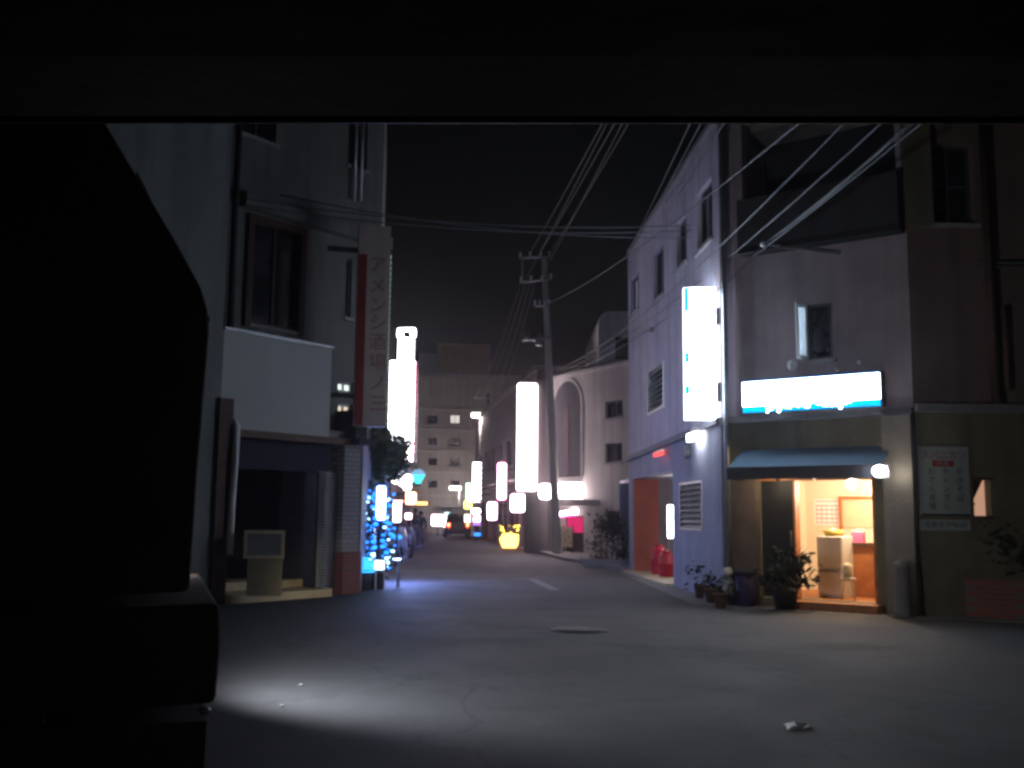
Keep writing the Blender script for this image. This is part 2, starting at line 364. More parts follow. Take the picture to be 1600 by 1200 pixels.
MB().wall(FL.off(.02), .02, UE, 0, ZL, .27, [lou2, pas]).build('plinth_wall', M['plaster_low'], rb)
door = rect(FR, 1186, 745, 1370, 936); door = (door[0], door[1], .13, door[3])
cas = rect(FR, 1262, 474, 1301, 561); bal = rect(FR, 1150, 192, 1404, 290)
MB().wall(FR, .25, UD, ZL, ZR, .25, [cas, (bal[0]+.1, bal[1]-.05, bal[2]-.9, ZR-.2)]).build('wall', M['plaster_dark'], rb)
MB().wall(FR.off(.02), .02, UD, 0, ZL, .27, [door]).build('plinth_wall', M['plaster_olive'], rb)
dkw = rect(W2, 1450, 190, 1521, 349); dkw = (dkw[0], dkw[1], dkw[2], 7.2)
triw = rect(W2, 1520, 750, 1547, 806)
w2w = rect(W2, 1408, 190, 1450, 345)
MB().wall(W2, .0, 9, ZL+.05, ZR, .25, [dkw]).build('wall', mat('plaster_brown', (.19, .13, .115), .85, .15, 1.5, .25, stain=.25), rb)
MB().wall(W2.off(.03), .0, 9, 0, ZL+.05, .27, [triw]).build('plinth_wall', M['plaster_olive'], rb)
MB().box(W2, w2w[0], w2w[1], .0, .14, w2w[2]-.1, ZR).build('pilaster', M['plaster_olive'], rb)
MB().prism([FL.P(.3, -.3, ZR-.25), FL.P(UE-.05, -.3, ZR-.25), V((12, 26.5, ZR-.25)), V((14.9, 15.7, ZR-.25)), W2.P(.2, -.3, ZR-.25)], (0, 0, .2)).build('roof', M['concrete'], rb)
back = MB(); E = FL.P(UE, 0, 0)
back.hexa([E+V((.0, -.0, 0)), V((12, 27, 0)), V((12, 27.2, 0)), E+V((0, .2, 0)), E+V((0, 0, ZR)), V((12, 27, ZR)), V((12, 27.2, ZR)), E+V((0, .2, ZR))]); back.build('end_wall', M['plaster'], rb)
# ledges: one along each front
MB().hexa([FL.P(-.0, .022, ZL-.02), FL.P(UE, .022, ZL-.16), FL.P(UE, .12, ZL-.16), FL.P(-.05, .12, ZL-.02), FL.P(0, .002, ZL+.09), FL.P(UE, .002, ZL-.05), FL.P(UE, .12, ZL-.05), FL.P(-.05, .12, ZL+.09)]).build('ledge', M['ledge'], rb)
MB().box(FR, .0, UD, .022, .11, ZL-.02, ZL+.08).build('ledge', M['ledge'], rb)
MB().box(W2, .0, 9, .032, .16, ZL+.02, ZL+.14).build('ledge', M['ledge'], rb)
MB().box(FL, -.02, UE, -.3, .05, ZR, ZR+.1).build('coping', M['ledge'], rb)
def window_in(F, r, parent, depth=.14, glass='glass', frame='steel_dark', mull=1, rail=0, label=None):
    f = MB(); w = .045; u0, u1, z0, z1 = r
    f.box(F, u0, u0+w, -depth, -depth+.05, z0, z1); f.box(F, u1-w, u1, -depth, -depth+.05, z0, z1)
    f.box(F, u0+w, u1-w, -depth, -depth+.05, z0, z0+w); f.box(F, u0+w, u1-w, -depth, -depth+.05, z1-w, z1)
    for k in range(mull):
        u = u0+(u1-u0)*(k+1)/(mull+1); f.box(F, u-w/2, u+w/2, -depth, -depth+.045, z0+w, z1-w)
    for k in range(rail):
        z = z0+(z1-z0)*(k+1)/(rail+1); f.box(F, u0+w, u1-w, -depth, -depth+.04, z-w/2, z+w/2)
    o = f.build('window', M[frame], parent)
    MB().box(F, u0, u1, -depth-.02, -depth+.012, z0, z1).build('pane', M[glass], o)
    MB().box(F, u0-.05, u1+.05, .003, .06, z0-.07, z0-.01).build('sill', M['concrete'], o)
    return o
for r in upw[:3]: window_in(FL, r, rb)
r = upw[3]; o = window_in(FL, r, rb, glass='white'); o['label'] = 'small pale shuttered window'
def louvre(F, r, parent, n, lit=None):
    fr = MB(); u0, u1, z0, z1 = r; w = .05
    fr.box(F, u0, u0+w, -.1, .03, z0, z1); fr.box(F, u1-w, u1, -.1, .03, z0, z1); fr.box(F, u0+w, u1-w, -.1, .03, z0, z0+w); fr.box(F, u0+w, u1-w, -.1, .03, z1-w, z1)
    o = fr.build('louvre_window', M['metal'], parent); s = MB()
    for k in range(n):
        z = z0+w+(z1-z0-2*w)*(k+.5)/n; h = (z1-z0)/n*.4
        s.hexa([F.P(u0+w, .02, z-h), F.P(u1-w, .02, z-h), F.P(u1-w, .035, z-h), F.P(u0+w, .035, z-h), F.P(u0+w, -.075, z+h), F.P(u1-w, -.075, z+h), F.P(u1-w, -.06, z+h), F.P(u0+w, -.06, z+h)])
    s.build('louvre', M['metal'], o)
    MB().box(F, u0, u1, -.24, -.2, z0, z1).build('backing', lit or M['black'], o)
louvre(FL, lou, rb, 8); louvre(FL, lou2, rb, 8)
MB().box(FL, lou2[0]+.1, lou2[0]+.45, -.198, -.18, lou2[2]+.12, lou2[3]-.1).build('lit_pane', M['e_window'], rb)
# passage through the street front
p0, p1, _, pz = pas
MB().box(FL, p0-.1, p0, -3.6, -.26, 0, pz+.1).build('passage_wall', M['plaster_low'], rb)
MB().box(FL, p0, p1+4.0, -3.7, -3.6, 0, pz+.1).build('passage_wall', M['white_wall'], rb)
MB().box(FL, p1+4.0, p1+4.1, -3.6, -.26, 0, pz+.1).build('passage_wall', M['plaster_low'], rb)
MB().box(FL, p0, p1+4.0, -3.6, -.26, pz+.001, pz+.1).build('passage_ceiling', M['white'], rb)
MB().box(FL, p1-.12, p1+.4, -.62, -.0, .05, pz-.003).build('pillar', M['orange_wall'], rb)
light('POINT', FL.P(p0+1.6, -1.3, 1.7), 16, (1.0, .88, .9), .12)
struct('passage_floor', MB().box(FL, p0-.0, p1+4, -3.6, .2, -.004, .05), M['tilefloor'])
# awning over the bar doorway
aw = rect(FR, 1142, 700, 1384, 745, .0)
a0, a1 = FR.hit(1140, 745, .55)[0], FR.hit(1380, 738, .5)[0]; az1 = FR.hit(1260, 700, .05)[1]; az0 = FR.hit(1260, 729, .6)[1]; azv = FR.hit(1260, 748, .6)[1]
can = MB().hexa([FR.P(a0, .03, az1-.03), FR.P(a1, .03, az1-.03), FR.P(a1, .62, az0-.03), FR.P(a0, .62, az0-.03), FR.P(a0, .03, az1), FR.P(a1, .03, az1), FR.P(a1, .62, az0), FR.P(a0, .62, az0)]).build('awning', M['bluecanvas'], rb)
MB().box(FR, a0, a1, .622, .65, azv, az0+.01).build('valance', M['navy'], can)
MB().box(FR, a0, a0+.02, .03, .62, azv, az0-.04).build('valance', M['navy'], can)
aws = MB()
for k in range(5):
    u = a0+(a1-a0)*k/4; aws.tube([FR.P(u, .04, az0-.18), FR.P(u, .6, az0-.06)], .014, 6)
aws.build('awning_frame', M['steel_dark'], can)
# balcony on the floor above
bo = .3
b0, b1 = FR.hit(1152, 385, bo)[0], FR.hit(1404, 345, bo)[0]; bzb = FR.hit(1290, 366, bo)[1]; bzt = FR.hit(1290, 287, bo)[1]
bb = MB(); bb.box(FR, b0, b1, .0, bo, bzb-.1, bzb); slab = bb.build('balcony', M['black'], rb)
pp = MB(); pp.box(FR, b0, b1, bo-.1, bo, bzb, bzt); pp.box(FR, b0, b0+.1, 0, bo-.1, bzb, bzt); pp.box(FR, b1-.1, b1, 0, bo-.1, bzb, bzt)
pp.build('parapet', mat('parapet_dark', (.055, .05, .055), .85, .2, 2, .2, stain=.2), slab)
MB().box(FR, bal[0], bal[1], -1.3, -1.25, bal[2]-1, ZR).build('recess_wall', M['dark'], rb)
window_in(W2, dkw, rb, .2, mull=1, rail=1)
# casement with its sash swung open towards the tall sign
window_in(FR, cas, rb, .1, mull=0)
cs = MB(); F2 = Plane(FR.P(cas[0]+.02, .02, 0).xy, (-.78, -.62), (-1, 0)); ch0, ch1 = cas[2], cas[3]; cw = .3
cs.box(F2, 0, cw, 0, .035, ch0, ch0+.06); cs.box(F2, 0, cw, 0, .035, ch1-.06, ch1); cs.box(F2, 0, .05, 0, .035, ch0+.06, ch1-.06); cs.box(F2, cw-.05, cw, 0, .035, ch0+.06, ch1-.06)
so = cs.build('open_sash', M['white'], rb); MB().quad(F2.P(.05, .014, ch0+.06), F2.P(cw-.05, .014, ch0+.06), F2.P(cw-.05, .014, ch1-.06), F2.P(.05, .014, ch1-.06)).build('pane', M['frosted'], so)
# wall fittings
for (x, y, r_) in ((1240, 571, .085), (1309, 577, .03), (1346, 566, .045)):
    u, z = FR.hit(x, y); MB().ball(FR.P(u, .05, z), r_).build('vent_cap', M['white'], rb)
for (x, y) in ((1078, 707), (1022, 515)):
    u, z = FL.hit(x, y); MB().tube([FL.P(u, .02, z), FL.P(u, .1, z)], .12 if y > 600 else .06, 14).build('vent_cap', M['ledge'], rb)
u = FR.hit(1131, 500)[0]; MB().tube([FR.P(.12, .09, .05), FR.P(.12, .09, ZR-.1)], .05, 10).build('drainpipe', M['metal'], rb)
u, z = W2.hit(1545, 500); MB().tube([W2.P(u, .1, ZL+.15), W2.P(u, .1, ZR-.5)], .06, 10).build('drainpipe', M['wood_brown'], rb)
u, z = W2.hit(1571, 611); MB().tube([W2.P(u, .08, z), W2.P(u, .08, z+1.3)], .04, 10).build('conduit', M['terracotta'], rb)
# lit window by the poster, half covered by a blind
f = MB(); f.box(W2, triw[0]-.03, triw[1]+.03, .035, .07, triw[2]-.05, triw[2]); f.box(W2, triw[0]-.03, triw[1]+.03, .035, .07, triw[3], triw[3]+.04)
wo = f.build('window', M['wood_brown'], rb); MB().box(W2, triw[0]-.02, triw[1]+.02, -.2, -.17, triw[2]-.02, triw[3]+.02).build('pane', M['e_window_salmon'], wo)
bl = MB(); u0, u1, z0, z1 = triw
bl.add([W2.P(u0, -.08, z0+.15), W2.P(u0+(u1-u0)*.75, -.08, z1), W2.P(u0, -.08, z1)], [(0, 1, 2)])
for k in range(5): zz = z0+.06+k*.1; bl.box(W2, u0, u0+.05+.02*(k % 2), -.1, -.09, zz, zz+.03)
bl.build('curtain', M['wood_brown'], wo)

# ---- inside the bar
rm = MB(); d0, d1, dz0, dz1 = door; RD = 2.6
rm.box(FR, d0-.25, d0-.15, -RD, -.26, .1, dz1+.25); rm.box(FR, d1+.55, d1+.65, -RD, -.26, .1, dz1+.25)
rm.box(FR, d0-.15, d1+.55, -RD, -RD+.1, .1, dz1+.25); rm.build('bar_room_wall', M['interior'], rb)
MB().box(FR, d0-.15, d1+.55, -RD+.1, -.26, dz1+.15, dz1+.25).build('bar_ceiling', M['interior'], rb)
MB().box(FR, d0-.15, d1+.55, -RD+.1, -.26, .04, .12).build('bar_floor', M['counter'], rb)
st = FR.hit(1214, 930, .35)[0], FR.hit(1370, 930, .35)[0]
MB().box(FR, st[0], st[1], -.26, .34, 0, .125).build('doorstep', M['counter'], rb)
dl = FR.hit(1240, 830)[0]
dm = MB(); dm.box(FR, d0+.02, dl, -.12, -.07, .14, dz1-.02); dd = dm.build('door', M['black'], rb)
MB().tube([FR.P(dl-.06, -.05, .95), FR.P(dl-.06, -.05, 1.2)], .014, 8).build('handle', M['metal'], dd)
jf = MB(); jf.box(FR, d1-.05, d1, -.2, .01, .13, dz1); jf.box(FR, dl+.0, dl+.035, -.2, -.0, .13, dz1-.06); jf.box(FR, d0, d1-.05, -.2, .0, dz1-.05, dz1); jf.build('door_frame', M['counter'], rb)
MB().box(FR, FR.hit(1143, 850)[0], d0-.01, .023, .05, 0, dz1+.0).build('warm_lit_panel', M['brown'], rb)  # added panel, its warmer colour imitates lamplight on the wall
# second doorway at the back of the room
def inr(x0, y0, x1, y1, off): return rect(FR, x0, y0, x1, y1, off)
bk = inr(1317, 780, 1368, 846, -RD+.1)
f = MB(); f.box(FR, bk[0]-.05, bk[0], -RD+.1, -RD+.16, .13, bk[3]); f.box(FR, bk[0]-.05, bk[1]+.6, -RD+.1, -RD+.16, bk[3], bk[3]+.05); f.build('inner_frame', M['counter'], rb)
MB().box(FR, bk[0], bk[1]+.6, -RD+.101, -RD+.12, bk[3]-.5, bk[3]).build('inner_curtain', M['cream'], rb)
po = inr(1272, 780, 1312, 820, -RD+.11)
t = thing('price_list', 'white ruled price list pasted on the cream wall inside the bar', 'poster', FR.P(po[0], -RD+.11, po[2]))
MB().box(FR, po[0], po[1], -RD+.102, -RD+.108, po[2], po[3]).build('sheet', M['paper'], t)
g = MB()
for k in range(6): z = po[2]+(po[3]-po[2])*(k+.5)/6; g.box(FR, po[0]+.03, po[1]-.03, -RD+.108, -RD+.111, z-.006, z+.006)
for k in range(5): u = po[0]+(po[1]-po[0])*(k+.5)/5; g.box(FR, u-.004, u+.004, -RD+.111, -RD+.113, po[2]+.03, po[3]-.12)
g.build('ruling', M['ink_red'], t)
fr_ = inr(1277, 838, 1316, 925, -.75)
t = thing('refrigerator', 'small cream two door refrigerator just inside the bar doorway', 'refrigerator', FR.P((fr_[0]+fr_[1])/2, -1, .12))
fz = fr_[2]+(fr_[3]-fr_[2])*.4; zb = .15
MB().box(FR, fr_[0], fr_[1], -1.3, -.79, zb-.03, fr_[3]).build('body', M['fridge'], t, .01)
MB().box(FR, fr_[0]+.003, fr_[1]-.003, -.788, -.74, zb+.02, fz-.01).build('door', M['fridge'], t, .012)
MB().box(FR, fr_[0]+.003, fr_[1]-.003, -.788, -.74, fz+.01, fr_[3]-.005).build('door', M['fridge'], t, .012)
MB().box(FR, fr_[0]+.02, fr_[1]-.05, -.738, -.715, fz-.03, fz-.012).build('handle', M['steel_dark'], t)
t = thing('basket', 'shallow yellow basket on top of the cream refrigerator', 'basket', FR.P(fr_[0]+.2, -1, fr_[3]))
c = FR.P((fr_[0]+fr_[1])/2-.02, -1.0, fr_[3]); MB().lathe(c, [(.12, .002), (.17, .1), (.16, .1), (.11, .012)], 16).build('bowl', M['yellow'], t)
MB().ball(c+V((0, 0, .07)), .09, (1, 1, .6)).build('fruit', M['cream'], t)
ct = inr(1318, 848, 1369, 918, -1.25)
t = thing('bar_counter', 'reddish brown wooden bar counter inside the lit doorway', 'counter', FR.P((ct[0]+ct[1])/2, -1.5, .12))
MB().box(FR, ct[0]-.05, ct[1]+.6, -1.62, -1.3, .12, ct[3]-.04).build('front_panel', M['counter'], t)
MB().box(FR, ct[0]-.08, ct[1]+.62, -1.7, -1.24, ct[3]-.04, ct[3]).build('worktop', M['wood_brown'], t, .006)
pk = inr(1332, 829, 1350, 846, -1.45)
t = thing('tissue_box', 'bright pink box standing on the wooden bar counter', 'box', FR.P((pk[0]+pk[1])/2, -1.45, ct[3]))
MB().box(FR, pk[0], pk[1], -1.52, -1.38, ct[3], ct[3]+.17).build('carton', M['pink'], t, .004)
MB().add([FR.P(pk[0]+.04, -1.45, ct[3]+.17), FR.P(pk[1]-.04, -1.45, ct[3]+.17), FR.P(pk[1]-.06, -1.43, ct[3]+.23), FR.P(pk[0]+.05, -1.46, ct[3]+.22)], [(0, 1, 2, 3)]).build('tissue', M['paper'], t)
gl = MB()
for k in range(3):
    gl.lathe(FR.P(ct[0]+.08+.09*k, -1.5, ct[3]), [(.025, 0), (.03, .12), (.014, .16), (.014, .22)], 10)
    tag(gl.build('bottle', M['glass_blue'] if k % 2 else M['cream']), ['slim bottle at the near end of the bar counter by the refrigerator', 'pale blue glass bottle between two cream ones on the bar counter', 'cream bottle beside the pink box on the bar counter'][k], 'bottle', 'bottles on the bar counter'); gl = MB()
# stool with a pale cover
sx = FR.hit(1322, 924, -.45)[0]; t = thing('stool', 'little pale stool with thin legs in front of the bar counter', 'stool', FR.P(sx, -.55, .12))
sc_ = FR.P(sx, -.55, 0)
MB().lathe(sc_, [(.10, .42), (.12, .44), (.12, .47), (.02, .48)], 16).build('seat', M['fridge'], t)
MB().lathe(sc_+V((0, 0, 0)), [(.07, .48), (.085, .55), (.075, .66), (.03, .7)], 14).build('cushion', M['cream'], t)
for k in range(4):
    a = k*math.pi/2+.5; MB().tube([sc_+V((.08*math.cos(a), .08*math.sin(a), .43)), sc_+V((.14*math.cos(a), .14*math.sin(a), .121))], .012, 6).build('leg', M['cream'], t)
# pendant lamp
pl = FR.hit(1330, 757, -.9); pc_ = FR.P(pl[0], -.9, pl[1])
t = thing('pendant_lamp', 'glowing globe lamp hanging inside the bar doorway', 'lamp', pc_)
MB().ball(pc_, .07).build('globe', M['e_lamp'], t); MB().tube([pc_+V((0, 0, .07)), FR.P(pl[0], -.9, dz1+.15)], .01, 6).build('cord', M['black'], t)
light('POINT', pc_-V((0, 0, .1)), 85, (1.0, .76, .54), .06)
light('POINT', FR.P(d1-.3, -1.9, dz1-.1), 55, (1.0, .78, .56), .08)
u, z = FR.hit(1216, 748, -.0); t = thing('downlight', 'small warm downlight glowing under the awning beside the dark door', 'lamp', FR.P(u, .3, az0-.13))
q = FR.P(u, .3, az0-.14); MB().lathe(q, [(.07, .06), (.075, 0), (.055, 0)], 14).build('rim', M['metal'], t); MB().lathe(q, [(.052, .012), (.052, -.012)], 12).build('bulb', M['e_lamp'], t)
light('POINT', q-V((0, 0, .08)), 6, (1, .75, .4), .03)
# fluorescent lamp on the pier right of the door
u, z = FR.hit(1375, 736, .75); q = FR.P(u, .75, z)
t = thing('wall_lamp', 'bright white lamp on the end of the blue awning', 'lamp', q)
MB().ball(FR.P(u, .76, z), .085, (1.25, .7, .95)).build('diffuser', M['e_lamp'], t); MB().box(FR, u-.1, u+.1, .655, .688, z-.1, z+.09).build('back_plate', M['steel_dark'], t)
light('POINT', FR.P(u+.16, .42, z-.03), 2.6, (1, .93, .8), .05)
MB().box(FR, FR.hit(1388, 800)[0], UD-.0, .022, .2, 0, ZL-.03).build('pier', mat('pier', (.21, .19, .17), .85, .15, 1.5, .25, stain=.3), rb)
# notice board
pr = rect(W2, 1437, 698, 1515, 806, .06)
t = thing('menu_banner', 'pale menu banner with a red heading and columns of dark lettering', 'banner', W2.P(pr[0], .06, pr[2]))
MB().box(W2, pr[0], pr[1], .034, .06, pr[2], pr[3]).build('board', M['poster'], t)
w = pr[1]-pr[0]; h = pr[3]-pr[2]; cu = (pr[0]+pr[1])/2
x = MB(); text_into(x, W2, 'スパニカツ', cu, pr[3]-.13*h, w*.19, .066); x.build('lettering', M['sign_red'], t)
x = MB().prism(rrect(W2, cu-.24*w, cu+.2*w, pr[3]-.29*h, pr[3]-.2*h, .061, .03), W2.n*.003); o = x.build('label_pill', M['sign_red'], t)
x = MB(); text_into(x, W2, '料理', cu-.02*w, pr[3]-.245*h, w*.12, .068); x.build('lettering', M['poster'], o)
for k, wd in enumerate(('やきそば', 'チャンプル', 'おでん各種')):
    for j, chh in enumerate(wd): x = MB(); text_into(x, W2, chh, pr[1]-w*(.2+.28*k), pr[3]-h*(.37+.125*j), w*.16, .066); x.build('lettering', M['ink_dark'], t)
MB().box(W2, pr[0]+.01, pr[1]-.01, .061, .064, pr[2], pr[2]+.03*h).build('border', M['navy'], t)
pr2 = rect(W2, 1438, 812, 1517, 829, .06)
t = thing('notice_strip', 'narrow pale notice strip below the menu banner', 'notice', W2.P(pr2[0], .06, pr2[2]))
MB().box(W2, pr2[0], pr2[1], .034, .055, pr2[2], pr2[3]).build('board', M['poster'], t)
x = MB()
text_into(x, W2, '営業中 PM6:00', (pr2[0]+pr2[1])/2, (pr2[2]+pr2[3])/2, .1, .06); x.build('lettering', M['ink_dark'], t)
# planter with shrubs
g0, g1, g2 = gnd(1432, 958), gnd(1602, 969), gnd(1750, 972)
t = thing('brick_planter', 'low red brick planter along the wall under the menu banner', 'planter', (g0.x, g0.y, 0))
Fp = Plane(g0.xy, (g1-g0).xy, (-.3, -1)); Lp = (g1-g0).length+1.2
MB().box(Fp, 0, Lp, -.12, 0, 0, .52).build('front_wall', M['redbrown'], t); MB().box(Fp, 0, .12, -.9, -.121, 0, .52).build('side_wall', M['redbrown'], t)
MB().box(Fp, .121, Lp, -.9, -.121, .3, .44).build('soil', M['bark'], t); MB().box(Fp, -.02, Lp, -.14, .02, .521, .56).build('coping', M['terracotta'], t)
def leaves(mb, c, rx, ry, rz, n, size, seed=0):
    rnd = random.Random(seed); c = V(c)
    cl = [(V((rnd.gauss(0, .45)*rx, rnd.gauss(0, .45)*ry, rnd.uniform(-.8, .8)*rz)), rnd.uniform(.25, .5)) for _ in range(14)]
    for i in range(n):
        o, s = cl[i % 14]
        p = c+o+V((rnd.gauss(0, s)*rx*.6, rnd.gauss(0, s)*ry*.6, rnd.gauss(0, s)*rz*.6))
        a = V((rnd.uniform(-1, 1), rnd.uniform(-1, 1), rnd.uniform(-.7, .7))).normalized(); b = a.cross(V((rnd.uniform(-1, 1), rnd.uniform(-1, 1), rnd.uniform(-1, 1)))).normalized()
        L_ = size*rnd.uniform(.6, 1.4); W_ = L_*.4
        mb.add([p-a*L_*.5, p+b*W_*.5, p+a*L_*.5, p-b*W_*.5], [(0, 1, 2, 3)])
    return mb
for k, (uu, hh) in enumerate(((.45, .55), (1.15, .75), (1.95, .6))):
    c = Fp.P(uu, -.5, .44); t = thing('shrub', ['dark low shrub at the door end of the brick planter', 'tallest dark shrub in the middle of the brick planter', 'dark shrub in the brick planter at the right edge'][k], 'shrub', c, 'shrubs in the brick planter')
    MB().tube([c, c+V((.02, 0, hh*.8))], .02, 6, .008).build('trunk', M['bark'], t)
    leaves(MB(), c+V((0, 0, hh*.7)), .42, .35, hh*.55, 520, .11, 30+k).build('crown', M['leaf_dark'], t)
q = FR.P(FR.hit(1409, 900, .42)[0], .42, 0); t = thing('stone_bollard', 'stubby grey stone post at the foot of the lit pier', 'post', q)
MB().lathe(q, [(.13, 0), (.12, .1), (.11, .66), (.125, .68), (.1, .78), (.03, .82)], 16).build('shaft', M['plaster_brown'] if 'plaster_brown' in M else M['ledge'], t)
# bin, jars and post left of the doorway
q = FR.P(FR.hit(1164, 900, .3)[0], .3, 0); t = thing('waste_bin', 'purple and black rubbish bin beside the dark door', 'bin', q)
MB().lathe(q, [(.14, 0), (.17, .5), (.165, .5), (.13, .02)], 18).build('body', M['purple'], t); MB().lathe(q+V((0, 0, .5)), [(.18, 0), (.18, .04), (.1, .08), (.02, .09)], 18).build('lid', M['black'], t)
q = FR.P(FR.hit(1138, 900, .3)[0], .3, 0); t = thing('statuette', 'pale stone lion figure sitting at the building corner', 'statue', q)
MB().lathe(q, [(.12, 0), (.12, .1), (.1, .11), (.1, .14)], 12).build('pedestal', M['concrete'], t)
mb = MB(); mb.ball(q+V((0, 0, .3)), .11, (.9, 1, 1.5)); mb.ball(q+V((-.02, -.06, .52)), .085, (1, 1, 1)); mb.ball(q+V((-.03, -.14, .5)), .045); mb.ball(q+V((-.06, -.1, .2)), .035, (1, 1, 2)); mb.ball(q+V((.05, -.1, .2)), .035, (1, 1, 2)); mb.build('figure', M['white_wall'], t)
for k, (x, y, r_) in enumerate(((1112, .2, .13), (1093, .2, .10), (1125, .32, .11))):
    q = FL.P(FL.hit(x, 900, y)[0], y, 0); t = thing('flower_pot', ['dark clay pot with a ragged plant against the lilac corner', 'smallest plant pot, farthest along the lilac wall', 'clay pot with a low plant next to the stone lion'][k], 'plant pot', q, 'plant pots at the corner')
    MB().lathe(q, [(r_*.7, 0), (r_, .2), (r_*1.08, .2), (r_*1.08, .24), (r_*.9, .22)], 14).build('pot', M['terracotta'], t)
    leaves(MB(), q+V((0, 0, .34)), .2, .2, .2, 60, .1, 50+k).build('foliage', M['leaf_dark'], t)
def foot(F, px, off): return F.P(F.hit(px, 900, off)[0], off, 0)
q = foot(FR, 1226, .5); t = thing('potted_palm', 'dark bushy potted plant leaning in front of the open bar door', 'plant', q)
MB().lathe(q, [(.15, 0), (.2, .28), (.21, .32), (.18, .3)], 16).build('pot', M['black'], t)
MB().tube([q+V((0, 0, .28)), q+V((0, 0, .6))], .03, 6, .015).build('stem', M['bark'], t)
lf = MB(); leaves(lf, q+V((-.02, 0, .62)), .34, .26, .32, 460, .15, 77)
for k in range(6):
    a = -.6+k*.32; lf.add([q+V((0, 0, .6)), q+V((.22*math.cos(a)+.05, .05, .78+.1*math.sin(a*2))), q+V((.36*math.cos(a)+.06, .0, .9+.2*math.sin(a))), q+V((.2*math.cos(a)-.02, -.02, .72+.1*math.sin(a)))], [(0, 1, 2, 3)])
lf.build('foliage', M['leaf_dark'], t)
# things in the passage
qq = (atY(1030, 885, 24.6), atY(1042, 885, 23.7))
for k, (pp, h_) in enumerate(zip(qq, (.66, .55))):
    c = V((pp.x, pp.y, .05)); t = thing('plastic_drum', ['tall red plastic drum in the passage mouth by the orange pillar', 'shorter red plastic drum nearest the lilac wall in the passage'][k], 'drum', c, 'red drums in the passage')
    MB().lathe(c, [(.17, 0), (.19, .05), (.19, h_*.5), (.2, h_*.52), (.19, h_*.54), (.18, h_-.08), (.11, h_-.02)], 18).build('body', M['red'], t)
    MB().lathe(c+V((0, 0, h_-.02)), [(.1, 0), (.1, .05), (.02, .055)], 14).build('lid', M['red'], t)
Fs = frontal(24.6); a_ = Fs.hit(1042, 815)[0]; b_ = Fs.hit(1058, 815)[0]; z0_ = Fs.hit(1048, 842)[1]; z1_ = Fs.hit(1048, 788)[1]
t = lightbox('standing_sign', 'white lit sign standing among the red drums in the passage', 'sign', Fs, a_, b_, z0_, z1_, .12, M['e_white'], M['metal'], .03)
lg = MB()
for uu in (a_+.05, b_-.05): lg.box(Fs, uu-.015, uu+.015, -.09, -.05, .05, z0_)
lg.build('leg', M['metal'], t)
# small lamps on the ledge
u, z = FL.hit(1085, 682, .14); t = thing('ledge_lamp', 'white strip lamp on the ledge near the tall blue edged sign', 'lamp', FL.P(u, .16, z)); MB().box(FL, u-.3, u+.35, .125, .2, z-.07, z+.06).build('tube', M['e_white'], t); MB().box(FL, u-.35, u+.4, .121, .15, z+.062, z+.1).build('mount', M['metal'], t)
u, z = FL.hit(1030, 709, .14); t = thing('ledge_lamp', 'dim red strip lamp on the ledge above the passage', 'lamp', FL.P(u, .16, z)); MB().box(FL, u-.5, u+.5, .125, .18, z-.05, z+.04).build('tube', emit('e_reddim', (1, .12, .12), 1.0), t); MB().box(FL, u-.55, u+.55, .121, .15, z+.042, z+.08).build('mount', M['metal'], t)

# ---- the two big signs of the corner building
Fv = frontal(17.55, -6); r = rect(Fv, 1069, 449, 1119, 655)
t = thing('projecting_sign', 'tall white lit sign with a blue lettered edge on the building corner', 'sign', Fv.P(r[0], 0, r[2]), 'lit signs of the corner bar')
MB().box(Fv, r[0], r[1], -.22, 0, r[2], r[3]).build('casing', emit('e_acrylic', (.86, .88, 1.0), 3.2), t)
MB().box(Fv, r[0]+.02, r[1]-.02, -.235, -.222, r[2]+.02, r[3]-.02).build('back_face', M['e_whiteblue'], t)
st_w = (r[1]-r[0])*.17; rnd = random.Random(5)
MB().box(Fv, r[0]+.01, r[0]+st_w, .002, .012, r[2]+.42, r[3]-.01).build('edge_band', M['e_cyan'], t)
MB().box(Fv, r[0]+st_w, r[1]-.015, .002, .014, r[2]+.01, r[3]-.015).build('face', M['e_whiteblue'], t)
MB().box(Fv, r[0]+.01, r[0]+st_w-.001, .002, .014, r[2]+.01, r[2]+.418).build('face', M['e_whiteblue'], t)
lt = MB(); z = r[3]-.42
while z > r[2]+.6:
    hgt = rnd.uniform(.03, .09)
    if not (r[2]+1.02 < z < r[2]+1.14): lt.box(Fv, r[0]+rnd.uniform(.025, .05), r[0]+st_w-.002, .013, .017, z-hgt, z)
    z -= hgt+rnd.uniform(.012, .03)
lt.build('lettering', M['e_whiteblue'], t)
for (ya, yb) in ((480, 505), (597, 626)):
    za, zb_ = Fv.hit(1120, yb)[1], Fv.hit(1120, ya)[1]; MB().box(Fv, r[1]+.002, r[1]+.1, -.18, -.05, za, zb_).build('bracket', M['steel_dark'], t)
so_ = .2; r = rect(FR, 1161, 588, 1376, 640, so_)
r = (FR.hit(1160, 620, so_)[0], FR.hit(1376, 605, so_)[0], FR.hit(1268, 640, so_)[1], FR.hit(1268, 588, so_)[1])
t = thing('fascia_sign', 'long white lit sign with a blue lettered lower band over the awning', 'sign', FR.P(r[0], 0, r[2]), 'lit signs of the corner bar')
MB().box(FR, r[0], r[1], .025, so_, r[2], r[3]).build('casing', M['steel_dark'], t)
bh = .11
MB().box(FR, r[0]+.01, r[1]-.01, so_+.002, so_+.014, r[2]+bh, r[3]-.025).build('face', M['e_whiteblue'], t)
MB().box(FR, r[0]+.01, r[1]-.01, so_+.002, so_+.012, r[2]+.005, r[2]+bh-.001).build('edge_band', M['e_cyan'], t)
